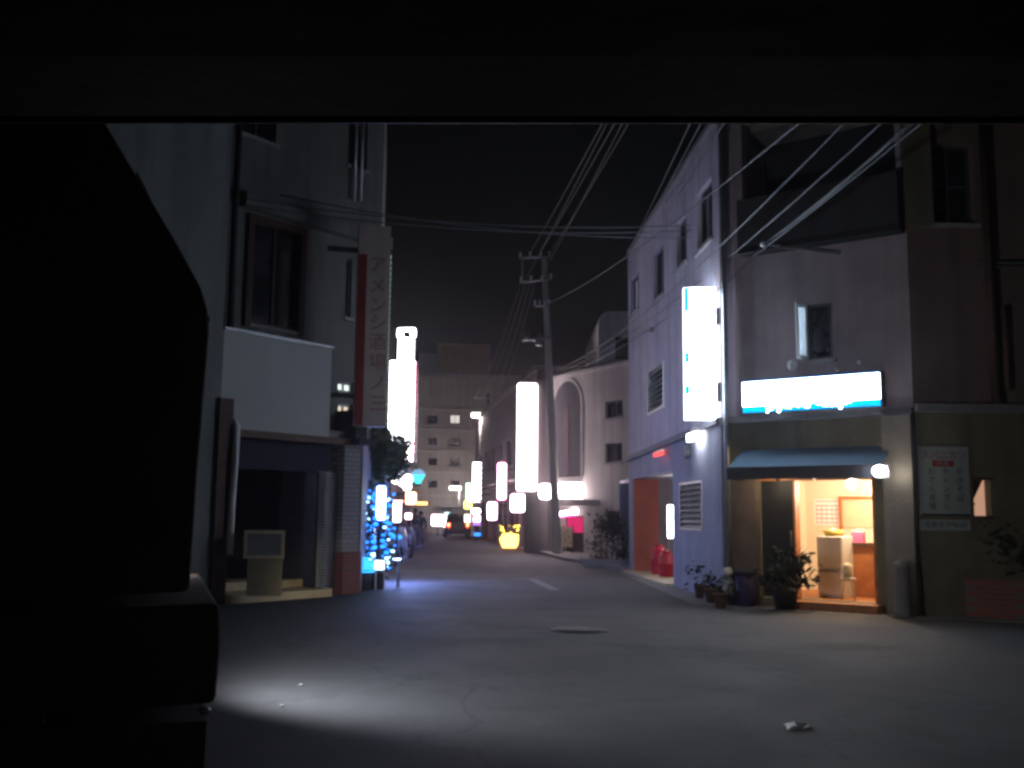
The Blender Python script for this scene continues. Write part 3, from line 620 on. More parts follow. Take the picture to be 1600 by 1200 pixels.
MB().box(FR, r[0]+.01, r[1]-.01, so_+.002, so_+.008, r[3]-.024, r[3]-.002).build('edge_band', M['e_blueband'], t)
lt = MB(); u = r[0]+.42
while u < r[1]-.45:
    wd = rnd.uniform(.03, .09); dz = rnd.uniform(.0, .05)
    if rnd.random() < .12: dz = -.045
    lt.prism([FR.P(u, so_+.0125, r[2]+.04+dz), FR.P(u+wd*.5, so_+.0125, r[2]+.025+dz), FR.P(u+wd, so_+.0125, r[2]+.05+dz*.6), FR.P(u+wd, so_+.0125, r[2]+bh-.002), FR.P(u, so_+.0125, r[2]+bh-.002)], FR.n*.003)
    u += wd+rnd.uniform(-.0, .03) if abs(u-(r[0]+r[1])/2) > .08 else wd+.1
lt.build('lettering', M['e_whiteblue'], t)
# ================================================================== left building with the recessed shop
LP = Plane((-4.55, 16), (.607, .795), (1, -1)); LU = LP.off(-1.0)
lb = thing('shop_building', 'tall grey building with a blank parapet panel over a dark recessed shop', 'building', (-4.55, 16, 0))
ua, ub, zt = LP.hit(350, 515)[0], LP.hit(519, 540)[0], LP.hit(350, 515)[1]
zb = LP.hit(517, 683)[1]; uQ = 3.04; zW = 2.62
uw = LP.hit(337, 800)[0]
MB().wall(LP, -9, uw, 0, zt, .3).build('wall', M['grey_wall'], lb)
MB().wall(LP, -9, LP.hit(357, 350)[0], zt, 11, .3).build('wall', M['grey_wall'], lb)
MB().box(LP, uw, ub, -.16, 0, zb, zt).build('parapet', M['panel'], lb)
MB().box(LP, uw, ub+.03, -.22, .03, zt+.001, zt+.05).build('coping', M['metal'], lb)
uc0, uc1 = LP.hit(336, 800, .06)[0], LP.hit(358, 800, .06)[0]
MB().box(LP, uc0, uc1, -.24, .06, 0, LP.hit(346, 622)[1]).build('column', M['wood_brown'], lb)
dp = LP.hit(365, 750, .1)[0]
MB().tube([LP.P(dp-.02, .1, .75), LP.P(dp-.01, .1, 1.6), LP.P(dp+.0, .11, 2.2), LP.P(dp+.02, .1, 2.75), LP.P(dp+.05, -.05, 2.85)], .055, 10).build('drainpipe', M['white'], lb)
# shop recess
RDp = 1.7
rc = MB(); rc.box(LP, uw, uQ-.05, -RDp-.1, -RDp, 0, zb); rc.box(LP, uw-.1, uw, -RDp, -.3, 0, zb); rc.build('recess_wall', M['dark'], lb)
MB().box(LP, uw-.1, uQ-.25, -RDp-.1, -.165, zb+.001, zb+.14).build('balcony_slab', M['concrete'], lb)
uv1 = LP.hit(530, 700)[0]; zv = LP.hit(450, 735)[1]
MB().box(LP, uc1+.01, uv1, -.35, -.17, zv, zb).build('valance', M['navy'], lb)
MB().box(LP, uc1+.01, uv1+.25, -.1, .02, zb-.12, zb-.004).build('eave', M['brown'], lb)
s0, s1 = LP.hit(441, 800, -.9)[0], LP.hit(496, 800, -.9)[0]
MB().box(LP, s0, s1, -1.0, -.9, .1, zb-.2).build('shutter_panel', M['steel_dark'], lb)
v0, v1 = LP.hit(496, 820, -.15)[0], LP.hit(526, 820, -.15)[0]; vt = LP.hit(510, 735)[1]
rs = MB(); k = .12
while k < vt: rs.tube([LP.P(v0, -.15, k), LP.P(v1-.01, -.15, k)], .02, 6); k += .048
o = rs.build('roller_shutter', M['metal'], lb); MB().box(LP, v0, v1-.01, -.2, -.166, .05, vt).build('backing', M['steel_dark'], o)
fz = .13; MB().box(LP, uc1+.005, ub+.02, -RDp, .18, -.01, fz).build('shop_step', M['tilefloor'], lb)
MB().box(LP, uc1+.35, ub+.0, -RDp, -.55, fz+.001, fz+.13).build('shop_step', M['tilefloor'], lb)
# wall between the shop and the street corner
zr = LP.hit(545, 862)[1]
MB().wall(LP, v1, uQ, zr, zW, .3).build('brick_wall', M['greybrick'], lb)
MB().box(LP, v1+.0, uQ+.03, -.3, .05, 0, zr-.004).build('red_plinth', M['redbrown'], lb)
MB().box(LP, v1+.1, uQ+.15, -.5, .25, zW, zW+.1).build('canopy', M['navy'], lb)
MB().box(LP, v1+.16, uQ+.05, -.45, .1, zW+.1, zW+.62).build('fascia', M['dark'], lb)
Q = LP.P(uQ, 0, 0); SD = Plane(Q.xy, (-.06, 5.2), (1, 0))
MB().wall(SD, .3, 5.2, 0, 3.3, .3, [(1.2, 2.1, 0, 2.05), (2.9, 4.4, .9, 2.1)]).build('side_wall', M['mauve_wall'], lb)
MB().box(SD, 1.2, 2.1, -.2, -.15, 0, 2.05).build('door', M['dark'], lb)
window_in(SD, (2.9, 4.4, .9, 2.1), lb)
# upper storeys set back behind the balcony
uR = LU.hit(598, 300)[0]; wbig = rect(LU, 390, 352, 470, 512); wt = rect(LU, 374, 172, 432, 215); ws = rect(LU, 545, 178, 574, 262); slot = rect(LU, 540, 404, 549, 496)
wl1 = rect(LU, 528, 597, 553, 613); wl2 = rect(LU, 528, 631, 551, 663)
MB().wall(LU, -2.0, uR, zb+.142, 11, .25, [wbig, wt, ws, slot, wl1, wl2]).build('upper_wall', M['upper_wall'], lb)
window_in(LU, wbig, lb, .1, frame='wood_brown', mull=1); window_in(LU, wt, lb, .1); window_in(LU, ws, lb, .1); window_in(LU, slot, lb, .1, mull=0)
o = window_in(LU, wl1, lb, .12, glass='e_window', frame='metal', mull=1); o['label'] = 'small lit window with cold light'
o = window_in(LU, wl2, lb, .12, glass='e_windowwarm', frame='metal', mull=1); o['label'] = 'small lit window with warm light'
fb = rect(LU, 384, 345, 476, 518, .03)
f = MB(); f.box(LU, fb[0], fb[0]+.12, .003, .07, fb[2], fb[3]); f.box(LU, fb[1]-.12, fb[1], .003, .07, fb[2], fb[3]); f.box(LU, fb[0]+.12, fb[1]-.12, .003, .07, fb[3]-.12, fb[3]); f.build('window_surround', M['wood_brown'], lb)
lm = LU.hit(480, 342)[1]
MB().box(LU, LU.hit(372, 330)[0], uR+.1, .002, .22, lm-.16, lm+.06).build('ledge', M['upper_wall'], lb)
RR = LU.P(uR, 0, 0); SU = Plane(RR.xy, (-.12, 1), (1, 0))
MB().wall(SU, .25, 6.5, zb+.14, 11, .25, [(1.5, 2.5, 5, 6.3), (3.5, 4.5, 5, 6.3)]).build('side_wall', M['mauve_wall'], lb)
MB().prism([LP.P(-8.9, -.3, 10.8), LU.P(uR-.05, -.3, 10.8), SU.P(6.4, -.3, 10.8), V((-12, 27, 10.8)), V((-15, 12, 10.8))], (0, 0, .15)).build('roof', M['concrete'], lb)
MB().box(LU, -2.0, uR, -4, -.26, zb, zb+.139).build('floor_slab', M['concrete'], lb)
for x in (556, 566):
    u = LU.hit(x, 215, .1)[0]; MB().tube([LU.P(u, .1, LU.hit(x, 318)[1]), LU.P(u, .1, 10.7)], .04, 8).build('pipe', M['metal'], lb)
u = LU.hit(362, 430, .1)[0]; MB().tube([LU.P(u, .12, zt-.2), LU.P(u, .12, 10.7)], .06, 8).build('pipe', M['dark'], lb)
# pedestal sign in the shop recess
Fd = frontal(LP.P(LP.hit(412, 905)[0]+.0, -.25, 0).y, 14)
r = rect(Fd, 381, 829, 445, 873); r3 = rect(Fd, 386, 873, 441, 918)
t = thing('display_stand', 'cream display stand with a framed grey panel on the shop step', 'stand', Fd.P((r[0]+r[1])/2, 0, fz))
MB().box(Fd, r3[0], r3[1], -.24, -.02, fz, r[2]).build('pedestal', mat('buff', (.30, .255, .17), .7, .15, 4, .1), t, .01)
f = MB(); w = .05
f.box(Fd, r[0], r[0]+w, -.28, .0, r[2]+.001, r[3]); f.box(Fd, r[1]-w, r[1], -.28, 0, r[2]+.001, r[3]); f.box(Fd, r[0]+w, r[1]-w, -.28, 0, r[2]+.001, r[2]+w); f.box(Fd, r[0]+w, r[1]-w, -.28, 0, r[3]-w, r[3])
o = f.build('frame', M['cream'], t)
MB().box(Fd, r[0]+w, r[1]-w, -.2, -.03, r[2]+w, r[3]-w).build('panel', mat('grey_panel', (.17, .18, .19), .5, .1, 4, .03), t)
# projecting board with red lettering
Fb = frontal(18.75, 14); r = rect(Fb, 557, 352, 607, 666)
t = thing('projecting_board', 'unlit tall beige signboard with a red edge and faded red lettering', 'signboard', Fb.P(r[0], 0, r[2]))
MB().box(Fb, r[0], r[1], -.22, 0, r[2], r[3]).build('board', M['signboard'], t)
re = Fb.hit(571, 500)[0]; rt = Fb.hit(565, 397)[1]
MB().box(Fb, r[0]+.005, re, .002, .012, r[2]+.01, rt).build('red_edge', M['sign_red'], t)
fr_ = mat('faded_red', (.33, .13, .12), .6, .2, 5, 0)
for k, (ch, y) in enumerate((('ア', 415), ('メ', 448), ('ン', 478), ('シ', 506), ('酒', 536), ('場', 568), ('ノ', 600), ('三', 632))):
    u, z = Fb.hit(590, y); x = MB(); text_into(x, Fb, ch, u, z, .33, .004); x.build('lettering', fr_, t)
z = r[2]+.05; eb = emit('e_bulbs', (.7, .9, .8), .16)
while z < r[3]-.5: MB().box(Fb, r[1]+.002, r[1]+.035, -.14, -.06, z, z+.05).build('bulb', eb, t); z += .105
for zz in (r[2]+.5, r[3]-.5): MB().box(Fb, r[0]-.55, r[0]-.002, -.16, -.06, zz, zz+.08).build('bracket', M['steel_dark'], t)

# ================================================================== left row: tower sign, tree, blue lights
FT = frontal(27.5, -5)
t = thing('tower_sign', 'tallest blazing white street sign, with a stepped top and square emblem', 'sign', FT.P(FT.hit(628, 720)[0], 0, 2.6))
def part_rect(x0, y0, x1, y1): return rect(FT, x0, y0, x1, y1)
r = part_rect(607, 563, 650, 722); MB().box(FT, r[0], r[1], -.3, 0, r[2], r[3]).build('casing', M['steel_dark'], t)
MB().box(FT, r[0]+.02, r[1]-.06, .002, .014, r[2]+.5, r[3]-.02).build('face', M['e_white'], t)
MB().box(FT, r[0]+.3, r[1]-.06, .002, .014, r[2]+.02, r[2]+.498).build('face', M['e_pinkwhite'], t)
ed = MB(); z = r[2]+.3
while z < r[3]: ed.box(FT, r[1]-.055, r[1]-.005, .002, .012, z-.05, z+.03); z += .14
ed.build('red_edge', emit('e_rededge', (1, .12, .25), 1.5), t)
r2 = part_rect(621, 530, 648, 563); MB().box(FT, r2[0], r2[1], -.25, -.02, r[3]+.001, r2[3]).build('casing', M['steel_dark'], t); MB().box(FT, r2[0]+.02, r2[1]-.03, -.019, -.008, r[3]+.02, r2[3]-.0).build('face', M['e_white'], t)
r3 = part_rect(619, 511, 653, 531); MB().box(FT, r3[0], r3[1], -.25, -.01, r2[3]+.001, r3[3]).build('casing', M['navy'], t)
MB().prism(rrect(FT, r3[0]+.03, r3[1]-.06, r2[3]+.03, r3[3]-.03, -.008, .07), FT.n*.006).build('face', M['e_white'], t)
MB().prism(rrect(FT, r3[0]+.2, r3[1]-.2, r2[3]+.04, r3[3]-.12, .002, .05), FT.n*.006).build('emblem', M['navy'], t)
MB().box(FT, r[0]-.5, r[0]-.002, -.2, -.1, r[2]+.4, r[2]+.5).build('bracket', M['steel_dark'], t); MB().box(FT, r[0]-.5, r[0]-.002, -.2, -.1, r[3]-.5, r[3]-.4).build('bracket', M['steel_dark'], t)
# row building on the left kerb
S2 = Plane((-3.3, 23.75), (-1.6, 26.3), (1, 0))
t = thing('row_building', 'row of low shops along the left kerb past the blue lights', 'building', (-2.85, 23.75, 0))
hs = [(1+k*5.2, 2.2+k*5.2, .05, 2.1) for k in range(5)]+[(2.9+k*5.2, 4.9+k*5.2, .8, 2.2) for k in range(5)]+[(1.5+k*3.7, 2.9+k*3.7, 3.6, 4.8) for k in range(7)]
MB().wall(S2, 0, 26.3, 0, 5.6, .3, hs).build('wall', M['mauve_wall'], t)
for h_ in hs: MB().box(S2, h_[0], h_[1], -.2, -.15, h_[2], h_[3]).build('pane', M['glass'], t)
MB().box(S2, 0, 26.3, -7, .1, 5.6, 5.8).build('roof', M['concrete'], t)
MB().box(S2, 0, .25, -7, -.31, 0, 5.6).build('end_wall', M['mauve_wall'], t)
MB().box(S2, .3, 26, .02, .6, 2.75, 2.85).build('canopy', M['steel_dark'], t)
# street tree
q = V((-2.58, 20.6, 0)); t = thing('street_tree', 'leafy street tree crowding the left corner below the beige signboard', 'tree', q)
MB().tube([q, q+V((.03, .05, 1.4)), q+V((-.05, .1, 2.4)), q+V((.05, 0, 3.0))], .1, 8, .05).build('trunk', M['bark'], t)
c = atY(590, 708, 20.4); cr = MB()
leaves(cr, c, .62, .7, .5, 2600, .13, 3); leaves(cr, atY(614, 722, 20.6), .3, .5, .26, 800, .12, 4); leaves(cr, atY(556, 700, 20.0), .42, .5, .45, 1300, .13, 5); leaves(cr, atY(600, 735, 20.4), .4, .5, .3, 800, .12, 6)
cr.build('crown', M['leaf'], t)
lm_ = MB()
for p in (c, atY(622, 700, 20.6), atY(560, 692, 20.2)): lm_.tube([q+V((-.05, .1, 2.3)), (q+V((0, 0, 2.6))+p)/2, p], .035, 6, .012)
lm_.build('limb', M['bark'], t)
# shrub wound with blue fairy lights
q = gnd(589, 895); q.y = 19.6; q.x = atY(590, 800, 19.6).x; q.z = 0
t = thing('potted_conifer', 'dark slim shrub at the corner carrying strings of blue lights', 'shrub', q)
MB().lathe(q, [(.15, 0), (.19, .26), (.2, .3), (.16, .29)], 14).build('pot', M['black'], t); MB().tube([q+V((0, 0, .25)), q+V((0, 0, 1.6))], .03, 6, .01).build('trunk', M['bark'], t)
cc = MB(); leaves(cc, q+V((-.03, 0, 1.0)), .27, .25, .75, 700, .09, 12); cc.build('crown', M['leaf_dark'], t)
t = thing('fairy_lights', 'string of blue fairy lights wound over the slim dark shrub', 'fairy lights', q+V((0, 0, .4)))
wire = []; rnd = random.Random(9); icy = emit('e_icy', (.35, .7, 1), 5)
for k in range(98):
    z = .38+1.5*k/98; a = k*.9; rr = .26+.06*math.sin(k*.7)
    p = q+V((rr*math.cos(a)+rnd.uniform(-.05, .05), rr*math.sin(a), z)); wire.append(p)
    MB().ball(p, rnd.choice((.022, .03, .042)), (1.3, 1, .8), 6, 4).build('bulb', icy if rnd.random() < .25 else M['e_blue'], t)
MB().tube(wire, .004, 4).build('wire', M['black'], t)
Fq = frontal(19.4, 0); a_, z1_ = Fq.hit(587, 757); b_, z0_ = Fq.hit(604, 815)
t = lightbox('lit_column_sign', 'narrow upright sign glowing bluish white among the fairy lights', 'sign', Fq, a_, b_, z0_, z1_, .14, emit('e_whitecyan', (.6, .85, 1.0), 7), emit('e_bluecase', (.02, .15, .8), .9), .05, rim=.03)
MB().tube([Fq.P((a_+b_)/2, -.07, 0), Fq.P((a_+b_)/2, -.07, z0_)], .03, 8).build('post', M['steel_dark'], t)
# small lit blue things on the pavement
Fk = frontal(19.2, 0)
a_, z1_ = Fk.hit(584, 874); b_, z0_ = Fk.hit(602, 892)
t = lightbox('floor_lantern', 'small cube lantern glowing white at the foot of the blue lights', 'lantern', Fk, a_, b_, max(z0_, .05), z1_, .2, emit('e_lantern', (.6, .85, 1), 5), M['metal'], .02)
fl_ = MB()
for uu in (a_+.03, b_-.03): fl_.box(Fk, uu-.012, uu+.012, -.15, -.1, 0, max(z0_, .05))
fl_.build('foot', M['metal'], t)
a_, z1_ = Fk.hit(558, 868); b_, z0_ = Fk.hit(583, 893)
t = thing('light_net', 'half dome of blue net lights beside the red brick plinth', 'net light', Fk.P((a_+b_)/2, 0, z0_))
dk = MB(); cx_ = (a_+b_)/2; R_ = (b_-a_)/2; hb = z1_-z0_; z0_ = max(z0_, .12)
for i in range(6):
    z = z0_+hb*i/6; rr = R_*math.sqrt(max(0, 1-(max(0, i-2)/4.2)**2))*.98
    dk.tube([Fk.P(cx_, 0, 0)+V((rr*math.cos(k*math.pi/10), rr*math.sin(k*math.pi/10), z)) for k in range(21)], .006, 4)
    for k in range(16):
        a = k*math.pi/8; MB().ball(Fk.P(cx_, 0, 0)+V((rr*math.cos(a), rr*math.sin(a), z)), .024, (1.6, 1, .6), 6, 4).build('bulb', M['e_bluenet'], t)
dk.build('wire', M['black'], t); MB().lathe(Fk.P(cx_, 0, 0), [(R_*.8, 0), (R_*.9, z0_), (R_*.5, z0_+.02)], 16).build('base', M['dark'], t)
q = V((atY(609, 880, 20.2).x, 20.2, 0)); t = thing('folding_table', 'small metal table lit blue beside the floor lantern', 'table', q)
MB().abox(q.x-.22, q.x+.2, q.y-.2, q.y+.2, .5, .53).build('tabletop', M['metal'], t)
for sx_, sy_ in ((-1, -1), (1, -1), (1, 1), (-1, 1)): MB().tube([q+V((sx_*.17, sy_*.16, 0)), q+V((sx_*.17, sy_*.16, .5))], .016, 6).build('leg', M['metal'], t)
light('POINT', (-2.25, 21.3, .8), 210, (.22, .34, 1.0), .15)
# cluster of lamps and small signs farther up the left kerb
def board(name, label, cat, x0, y0, x1, y1, Y, face, casing='steel_dark', depth=.15, rad=.06, group=None, post=None, rim=.03, yaw=0, wallto=None):
    F = frontal(Y, yaw); a, z1 = F.hit(x0, (y0+y1)/2)[0], F.hit((x0+x1)/2, y0)[1]; b, z0 = F.hit(x1, (y0+y1)/2)[0], F.hit((x0+x1)/2, y1)[1]
    z0 = max(z0, .04)
    face = M[face] if isinstance(face, str) else face
    rad = min(rad, (b-a)*.35, (z1-z0)*.35); rim = min(rim, (b-a)*.12, (z1-z0)*.12)
    t = lightbox(name, label, cat, F, a, b, z0, z1, depth, face, M[casing] if isinstance(casing, str) else casing, rad, group, rim)
    if post == 'pole': MB().tube([F.P((a+b)/2, -depth/2, 0), F.P((a+b)/2, -depth/2, z0)], .04, 8).build('post', M['steel_dark'], t)
    if wallto is not None:
        w0, w1 = (b, b+wallto) if wallto > 0 else (a+wallto, a)
        for zz in (z0+(z1-z0)*.2, z0+(z1-z0)*.8): MB().box(F, w0+.002, w1-.002, -depth*.7, -depth*.3, zz-.03, zz+.03).build('bracket', M['steel_dark'], t)
    return t, F, a, b, z0, z1
board('box_sign', 'upright pinkish white lit sign just behind the fairy lights', 'sign', 613, 783, 628, 817, 28, 'e_pinkwhite', 'purple', post='pole', group='small lit signs on the left kerb')
board('box_sign', 'small orange rimmed lit sign below the white flower lamps', 'sign', 633, 768, 651, 789, 33, emit('e_paleorange', (1, .75, .5), 7), emit('e_orangecase', (1, .25, .05), 1.2), wallto=-.5, group='small lit signs on the left kerb')
board('box_sign', 'tiny pink lit sign under the long orange canopy light', 'sign', 632, 801, 644, 812, 36, 'e_pinkwhite', emit('e_redcase', (1, .1, .1), .8), wallto=-.5, group='small lit signs on the left kerb')
t = thing('lamp_cluster', 'cluster of three white globe lamps under the tower sign', 'lamp', atY(630, 760, 30)); gb = MB(); ar = MB(); base = atY(612, 757, 30)
for (x, y, r_) in ((624, 738, .11), (618, 749, .13), (630, 752, .16), (637, 749, .15), (636, 760, .13)):
    p = atY(x, y, 30); MB().ball(p, r_).build('globe', emit('e_globe', (1, .87, .9), 7), t); ar.tube([base, (base+p)/2+V((0, 0, .08)), p], .012, 5)
ar.build('arm', M['steel_dark'], t)
t = thing('street_lantern', 'teal tapered lantern on a bracket above the left kerb', 'lamp', atY(652, 746, 34)); p = atY(653, 756, 34)
MB().lathe(p, [(.08, 0), (.24, .28), (.24, .3), (.02, .31)], 6).build('glass', M['e_teal'], t); MB().lathe(p, [(.26, .31), (.14, .45), (.03, .5)], 6).build('cap', emit('e_tealcap', (.25, .5, .8), .7), t)
MB().tube([p+V((0, 0, .47)), p+V((-.2, 0, .62)), p+V((-.62, 0, .6))], .025, 6).build('bracket', M['steel_dark'], t)
t, F, *_ = board('canopy_light', 'long thin orange canopy light under the small orange sign', 'lamp', 640, 784, 668, 789, 38, 'e_orange', 'wood_brown', depth=.8, rad=.02, wallto=-.6)
board('canopy_light', 'short peach canopy light left of the small orange sign', 'lamp', 614, 781, 630, 786, 31, emit('e_peach', (1, .6, .45), 3.5), 'wood_brown', depth=.5, rad=.02, wallto=-.2)

# ================================================================== white arcade building (right row)
A_ = atY(985, 800, 34); B_ = atY(826, 800, 40); WB = Plane(A_.xy, (B_-A_).xy, (-1, -1)); WLn = (B_-A_).xy.length; ZT = 6.5
wb = thing('arcade_building', 'pale building with a tall arched niche and a rounded corner tower', 'building', (A_.x, A_.y, 0))
r1 = rect(WB, 868, 600, 906, 745); dr = rect(WB, 877, 806, 912, 866); wn = [rect(WB, 946, 626, 973, 652), rect(WB, 946, 692, 972, 722), rect(WB, 946, 798, 973, 832)]
dr = (dr[0], dr[1], .02, dr[3])
MB().wall(WB, 0, WLn-.6, 0, ZT, .3, [dr]+wn).build('wall', M['white_wall'], wb)
MB().tube([WB.P(WLn-.75, -.25, 0), WB.P(WLn-.75, -.25, ZT+.02)], .75, 28).build('corner_tower', M['white_wall'], wb)
MB().box(WB, 0, WLn-.8, -.3, .06, ZT+.0, ZT+.12).build('coping', M['white_wall'], wb)
def archpts(u0, u1, z0, z1, n):
    r = (u1-u0)/2; c = (u0+u1)/2; zs = z1-r
    return [WB.P(u0, n, z0), WB.P(u1, n, z0)]+[WB.P(c+r*math.cos(a), n, zs+r*math.sin(a)) for a in [math.pi*k/16 for k in range(17)]]
# arched niche: a projecting surround round a flat face with the recess shade painted on
out_ = archpts(r1[0]-.22, r1[1]+.22, r1[2], r1[3]+.2, .03); inn = archpts(r1[0]-.1, r1[1]+.1, r1[2], r1[3]+.1, .03); n_ = len(out_); a_ = MB()
a_.add(out_+inn+[p-WB.n*.028 for p in out_]+[p-WB.n*.028 for p in inn], [f for i in range(n_) for j in [(i+1) % n_] for f in ((i, j, n_+j, n_+i), (i, 2*n_+i, 2*n_+j, j), (n_+i, n_+j, 3*n_+j, 3*n_+i))])
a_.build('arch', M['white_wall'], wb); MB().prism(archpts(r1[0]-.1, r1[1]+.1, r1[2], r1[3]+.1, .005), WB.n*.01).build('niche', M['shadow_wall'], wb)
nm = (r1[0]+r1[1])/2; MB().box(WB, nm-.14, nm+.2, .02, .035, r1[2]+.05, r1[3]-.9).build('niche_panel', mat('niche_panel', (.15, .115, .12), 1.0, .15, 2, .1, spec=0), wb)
for k, w_ in enumerate(wn): window_in(WB, w_, wb, .15, mull=1)
MB().box(WB, dr[0], dr[1], -.24, -.2, .02, dr[3]).build('door', M['dark'], wb)
md = rect(WB, 886, 808, 909, 832, -.1); cu_ = MB().box(WB, md[0], md[1], -.15, -.1, md[2], md[3]).build('curtain', emit('e_mag', (.9, .03, .18), .55), wb)
cp = rect(WB, 868, 781, 918, 790, .6); MB().box(WB, cp[0], cp[1]+.5, .07, .6, cp[2], cp[2]+.2).build('canopy', M['white_wall'], wb)
MB().hexa([A_-V((0, 0, A_.z)), A_+V((.25, 0, -A_.z)), A_+V((2.6, 8, -A_.z)), A_+V((2.35, 8, -A_.z)), V((A_.x, A_.y, ZT)), V((A_.x+.25, A_.y, ZT)), V((A_.x+2.6, A_.y+8, ZT)), V((A_.x+2.35, A_.y+8, ZT))]).build('side_wall', M['white_wall'], wb)
MB().prism([WB.P(.3, -.31, ZT-.2), WB.P(WLn-1.3, -.31, ZT-.2), V((2.5, 48, ZT-.2)), V((6.5, 43, ZT-.2))], (0, 0, .15)).build('roof', M['concrete'], wb)
# low dark building behind the right corner building (rounded shoulder above the pale one)
t = thing('rear_building', 'taller plain pale block with a rounded shoulder behind the corner building', 'building', (4.6, 31, 0))
Fh = frontal(33.2); a_, zt_ = Fh.hit(945, 520)[0], Fh.hit(965, 462)[1]
pts = [Fh.P(a_, 0, 0), Fh.P(a_+4, 0, 0), Fh.P(a_+4, 0, zt_)]+[Fh.P(a_+.45*(1-math.sin(x)), 0, zt_-.45*(1-math.cos(x))) for x in [math.pi/2*k/6 for k in range(7)]]
pts = [p+V((0, 2.6, 0)) for p in pts]
MB().prism(pts, (0, 6, 0)).build('wall', M['white_wall'], t); Fh2 = frontal(35.8)
for k in range(2): MB().box(Fh2, a_+.6+k*1.5, a_+1.4+k*1.5, .003, .05, 6.9, 7.7).build('window', M['glass'], t)
# dark planting bed at the foot of the arcade building
q0 = gnd(962, 886); t = thing('hedge_bed', 'dark scruffy planting bed between the arcade building and the passage', 'planting bed', (q0.x, q0.y, 0))
MB().abox(q0.x-.9, q0.x+.55, q0.y-.1, q0.y+1.4, 0, .2).build('kerb', M['concrete'], t)
leaves(MB(), (q0.x-.15, q0.y+.55, .75), .7, .6, .6, 900, .13, 21).build('foliage', M['leaf_dark'], t)
st2 = MB()
for k in range(6): st2.tube([(q0.x-.5+k*.15, q0.y+.5, .2), (q0.x-.55+k*.17, q0.y+.5, .9)], .015, 5)
st2.build('stem', M['bark'], t)
struct('pavement', MB().prism([gnd(880, 876), gnd(975, 893), V((3.2, 27, 0)), V((4.0, 34, 0)), V((1.2, 40, 0)), V((.75, 41.6, 0))], (0, 0, .1)), M['concrete'])

# signs of the right row, nearest first
board('vertical_sign', 'widest white lit vertical sign on the rounded corner tower', 'sign', 807, 598, 840, 768, 38.6, 'e_pinkwhite', 'casing', depth=.35, rad=.1, group='lit signs of the right row')
board('wall_sign', 'long white lit sign with a cut corner over the pink door', 'sign', 869, 753, 915, 780, 36.6, 'e_pinkwhite', 'casing', depth=.2, rad=.15, wallto=.3, group='lit signs of the right row')
board('wall_sign', 'rounded square lit sign left of the utility pole', 'sign', 841, 755, 863, 781, 38.3, 'e_pinkwhite', 'casing', depth=.2, rad=.15, group='lit signs of the right row')
board('wall_sign', 'square lit sign hanging under the widest vertical sign', 'sign', 797, 771, 821, 801, 41, 'e_pinkwhite', emit('e_pinkcase', (1, .25, .6), .8), depth=.2, rad=.12, wallto=.5, group='lit signs of the right row')
board('vertical_sign', 'white vertical sign with a glowing pink rim', 'sign', 776, 722, 792, 782, 47, 'e_pinkwhite', emit('e_pinkrim', (1, .08, .45), 2.0), depth=.25, rad=.12, rim=.09, wallto=.5, group='lit signs of the right row')
board('wall_sign', 'small upright white sign with a pink rim, lowest beneath the striped sign', 'sign', 761, 784, 777, 813, 50, 'e_pinkwhite', emit('e_pinkrim2', (1, .1, .5), 1.2), depth=.2, rad=.1, wallto=.5, group='lit signs of the right row')
t, F, a, b, z0, z1 = board('vertical_sign', 'narrow pink and white sign with dark stripes across its face', 'sign', 738, 722, 752, 785, 55, 'e_pinkwhite', 'casing', depth=.25, rad=.05, wallto=.5, group='lit signs of the right row')
x = MB()
for k in range(8): x.box(F, a+.22, b+.0, .012, .02, z0+(z1-z0)*(k+.15)/8, z0+(z1-z0)*(k+.6)/8)
x.build('stripe', M['purple'], t)
t, F, a, b, z0, z1 = board('vertical_sign', 'thin greenish sign ending in a yellow panel', 'sign', 727, 754, 737, 795, 60, 'e_green', 'steel_dark', depth=.2, rad=.03, wallto=.6, group='lit signs of the right row')
MB().box(F, a-.05, b+.02, .015, .06, z0, z0+.45).build('yellow_panel', M['e_yellow'], t)
board('wall_sign', 'flat oval lit sign low under the striped sign', 'sign', 736, 794, 751, 803, 57, 'e_pinkwhite', 'casing', rad=.15, group='lit signs of the right row', wallto=.4)
board('wall_sign', 'cream lit panel low beside the thin greenish sign', 'sign', 725, 803, 736, 817, 61, emit('e_creamlit', (1, .9, .7), 3), 'brown', rad=.03, post='pole', group='lit signs of the right row')
t, F, a, b, z0, z1 = board('shop_window', 'shop window with pink and violet lit panels under the oval sign', 'window display', 738, 803, 752, 822, 56, emit('e_violet', (.6, .25, .9), .9), 'dark', rad=.02, post='pole')
x = MB(); x.box(F, b-.4, b-.08, .015, .03, z0+.25, z1-.1); x.build('lit_panel', M['e_pinkwhite'], t); x = MB(); x.box(F, a+.06, b-.15, .015, .03, z1-.22, z1-.05); x.build('lit_panel', M['e_red'], t)
board('floor_lamp', 'small blue glowing lamp on the far right kerb', 'lamp', 740, 832, 752, 838, 54, emit('e_bluelamp', (.03, .2, 1), 2.2), 'navy', depth=.3, rad=.05)
board('wall_sign', 'far white lit sign at the end of the street left of the taillights', 'sign', 674, 804, 694, 822, 66, 'e_pinkwhite', 'casing', rad=.1, post='pole', depth=.3)
board('wall_sign', 'tiny pale teal lit sign behind the far white sign', 'sign', 694, 800, 704, 807, 68, emit('e_paleteal', (.5, .95, .9), 3), 'steel_dark', rad=.03, post='pole')
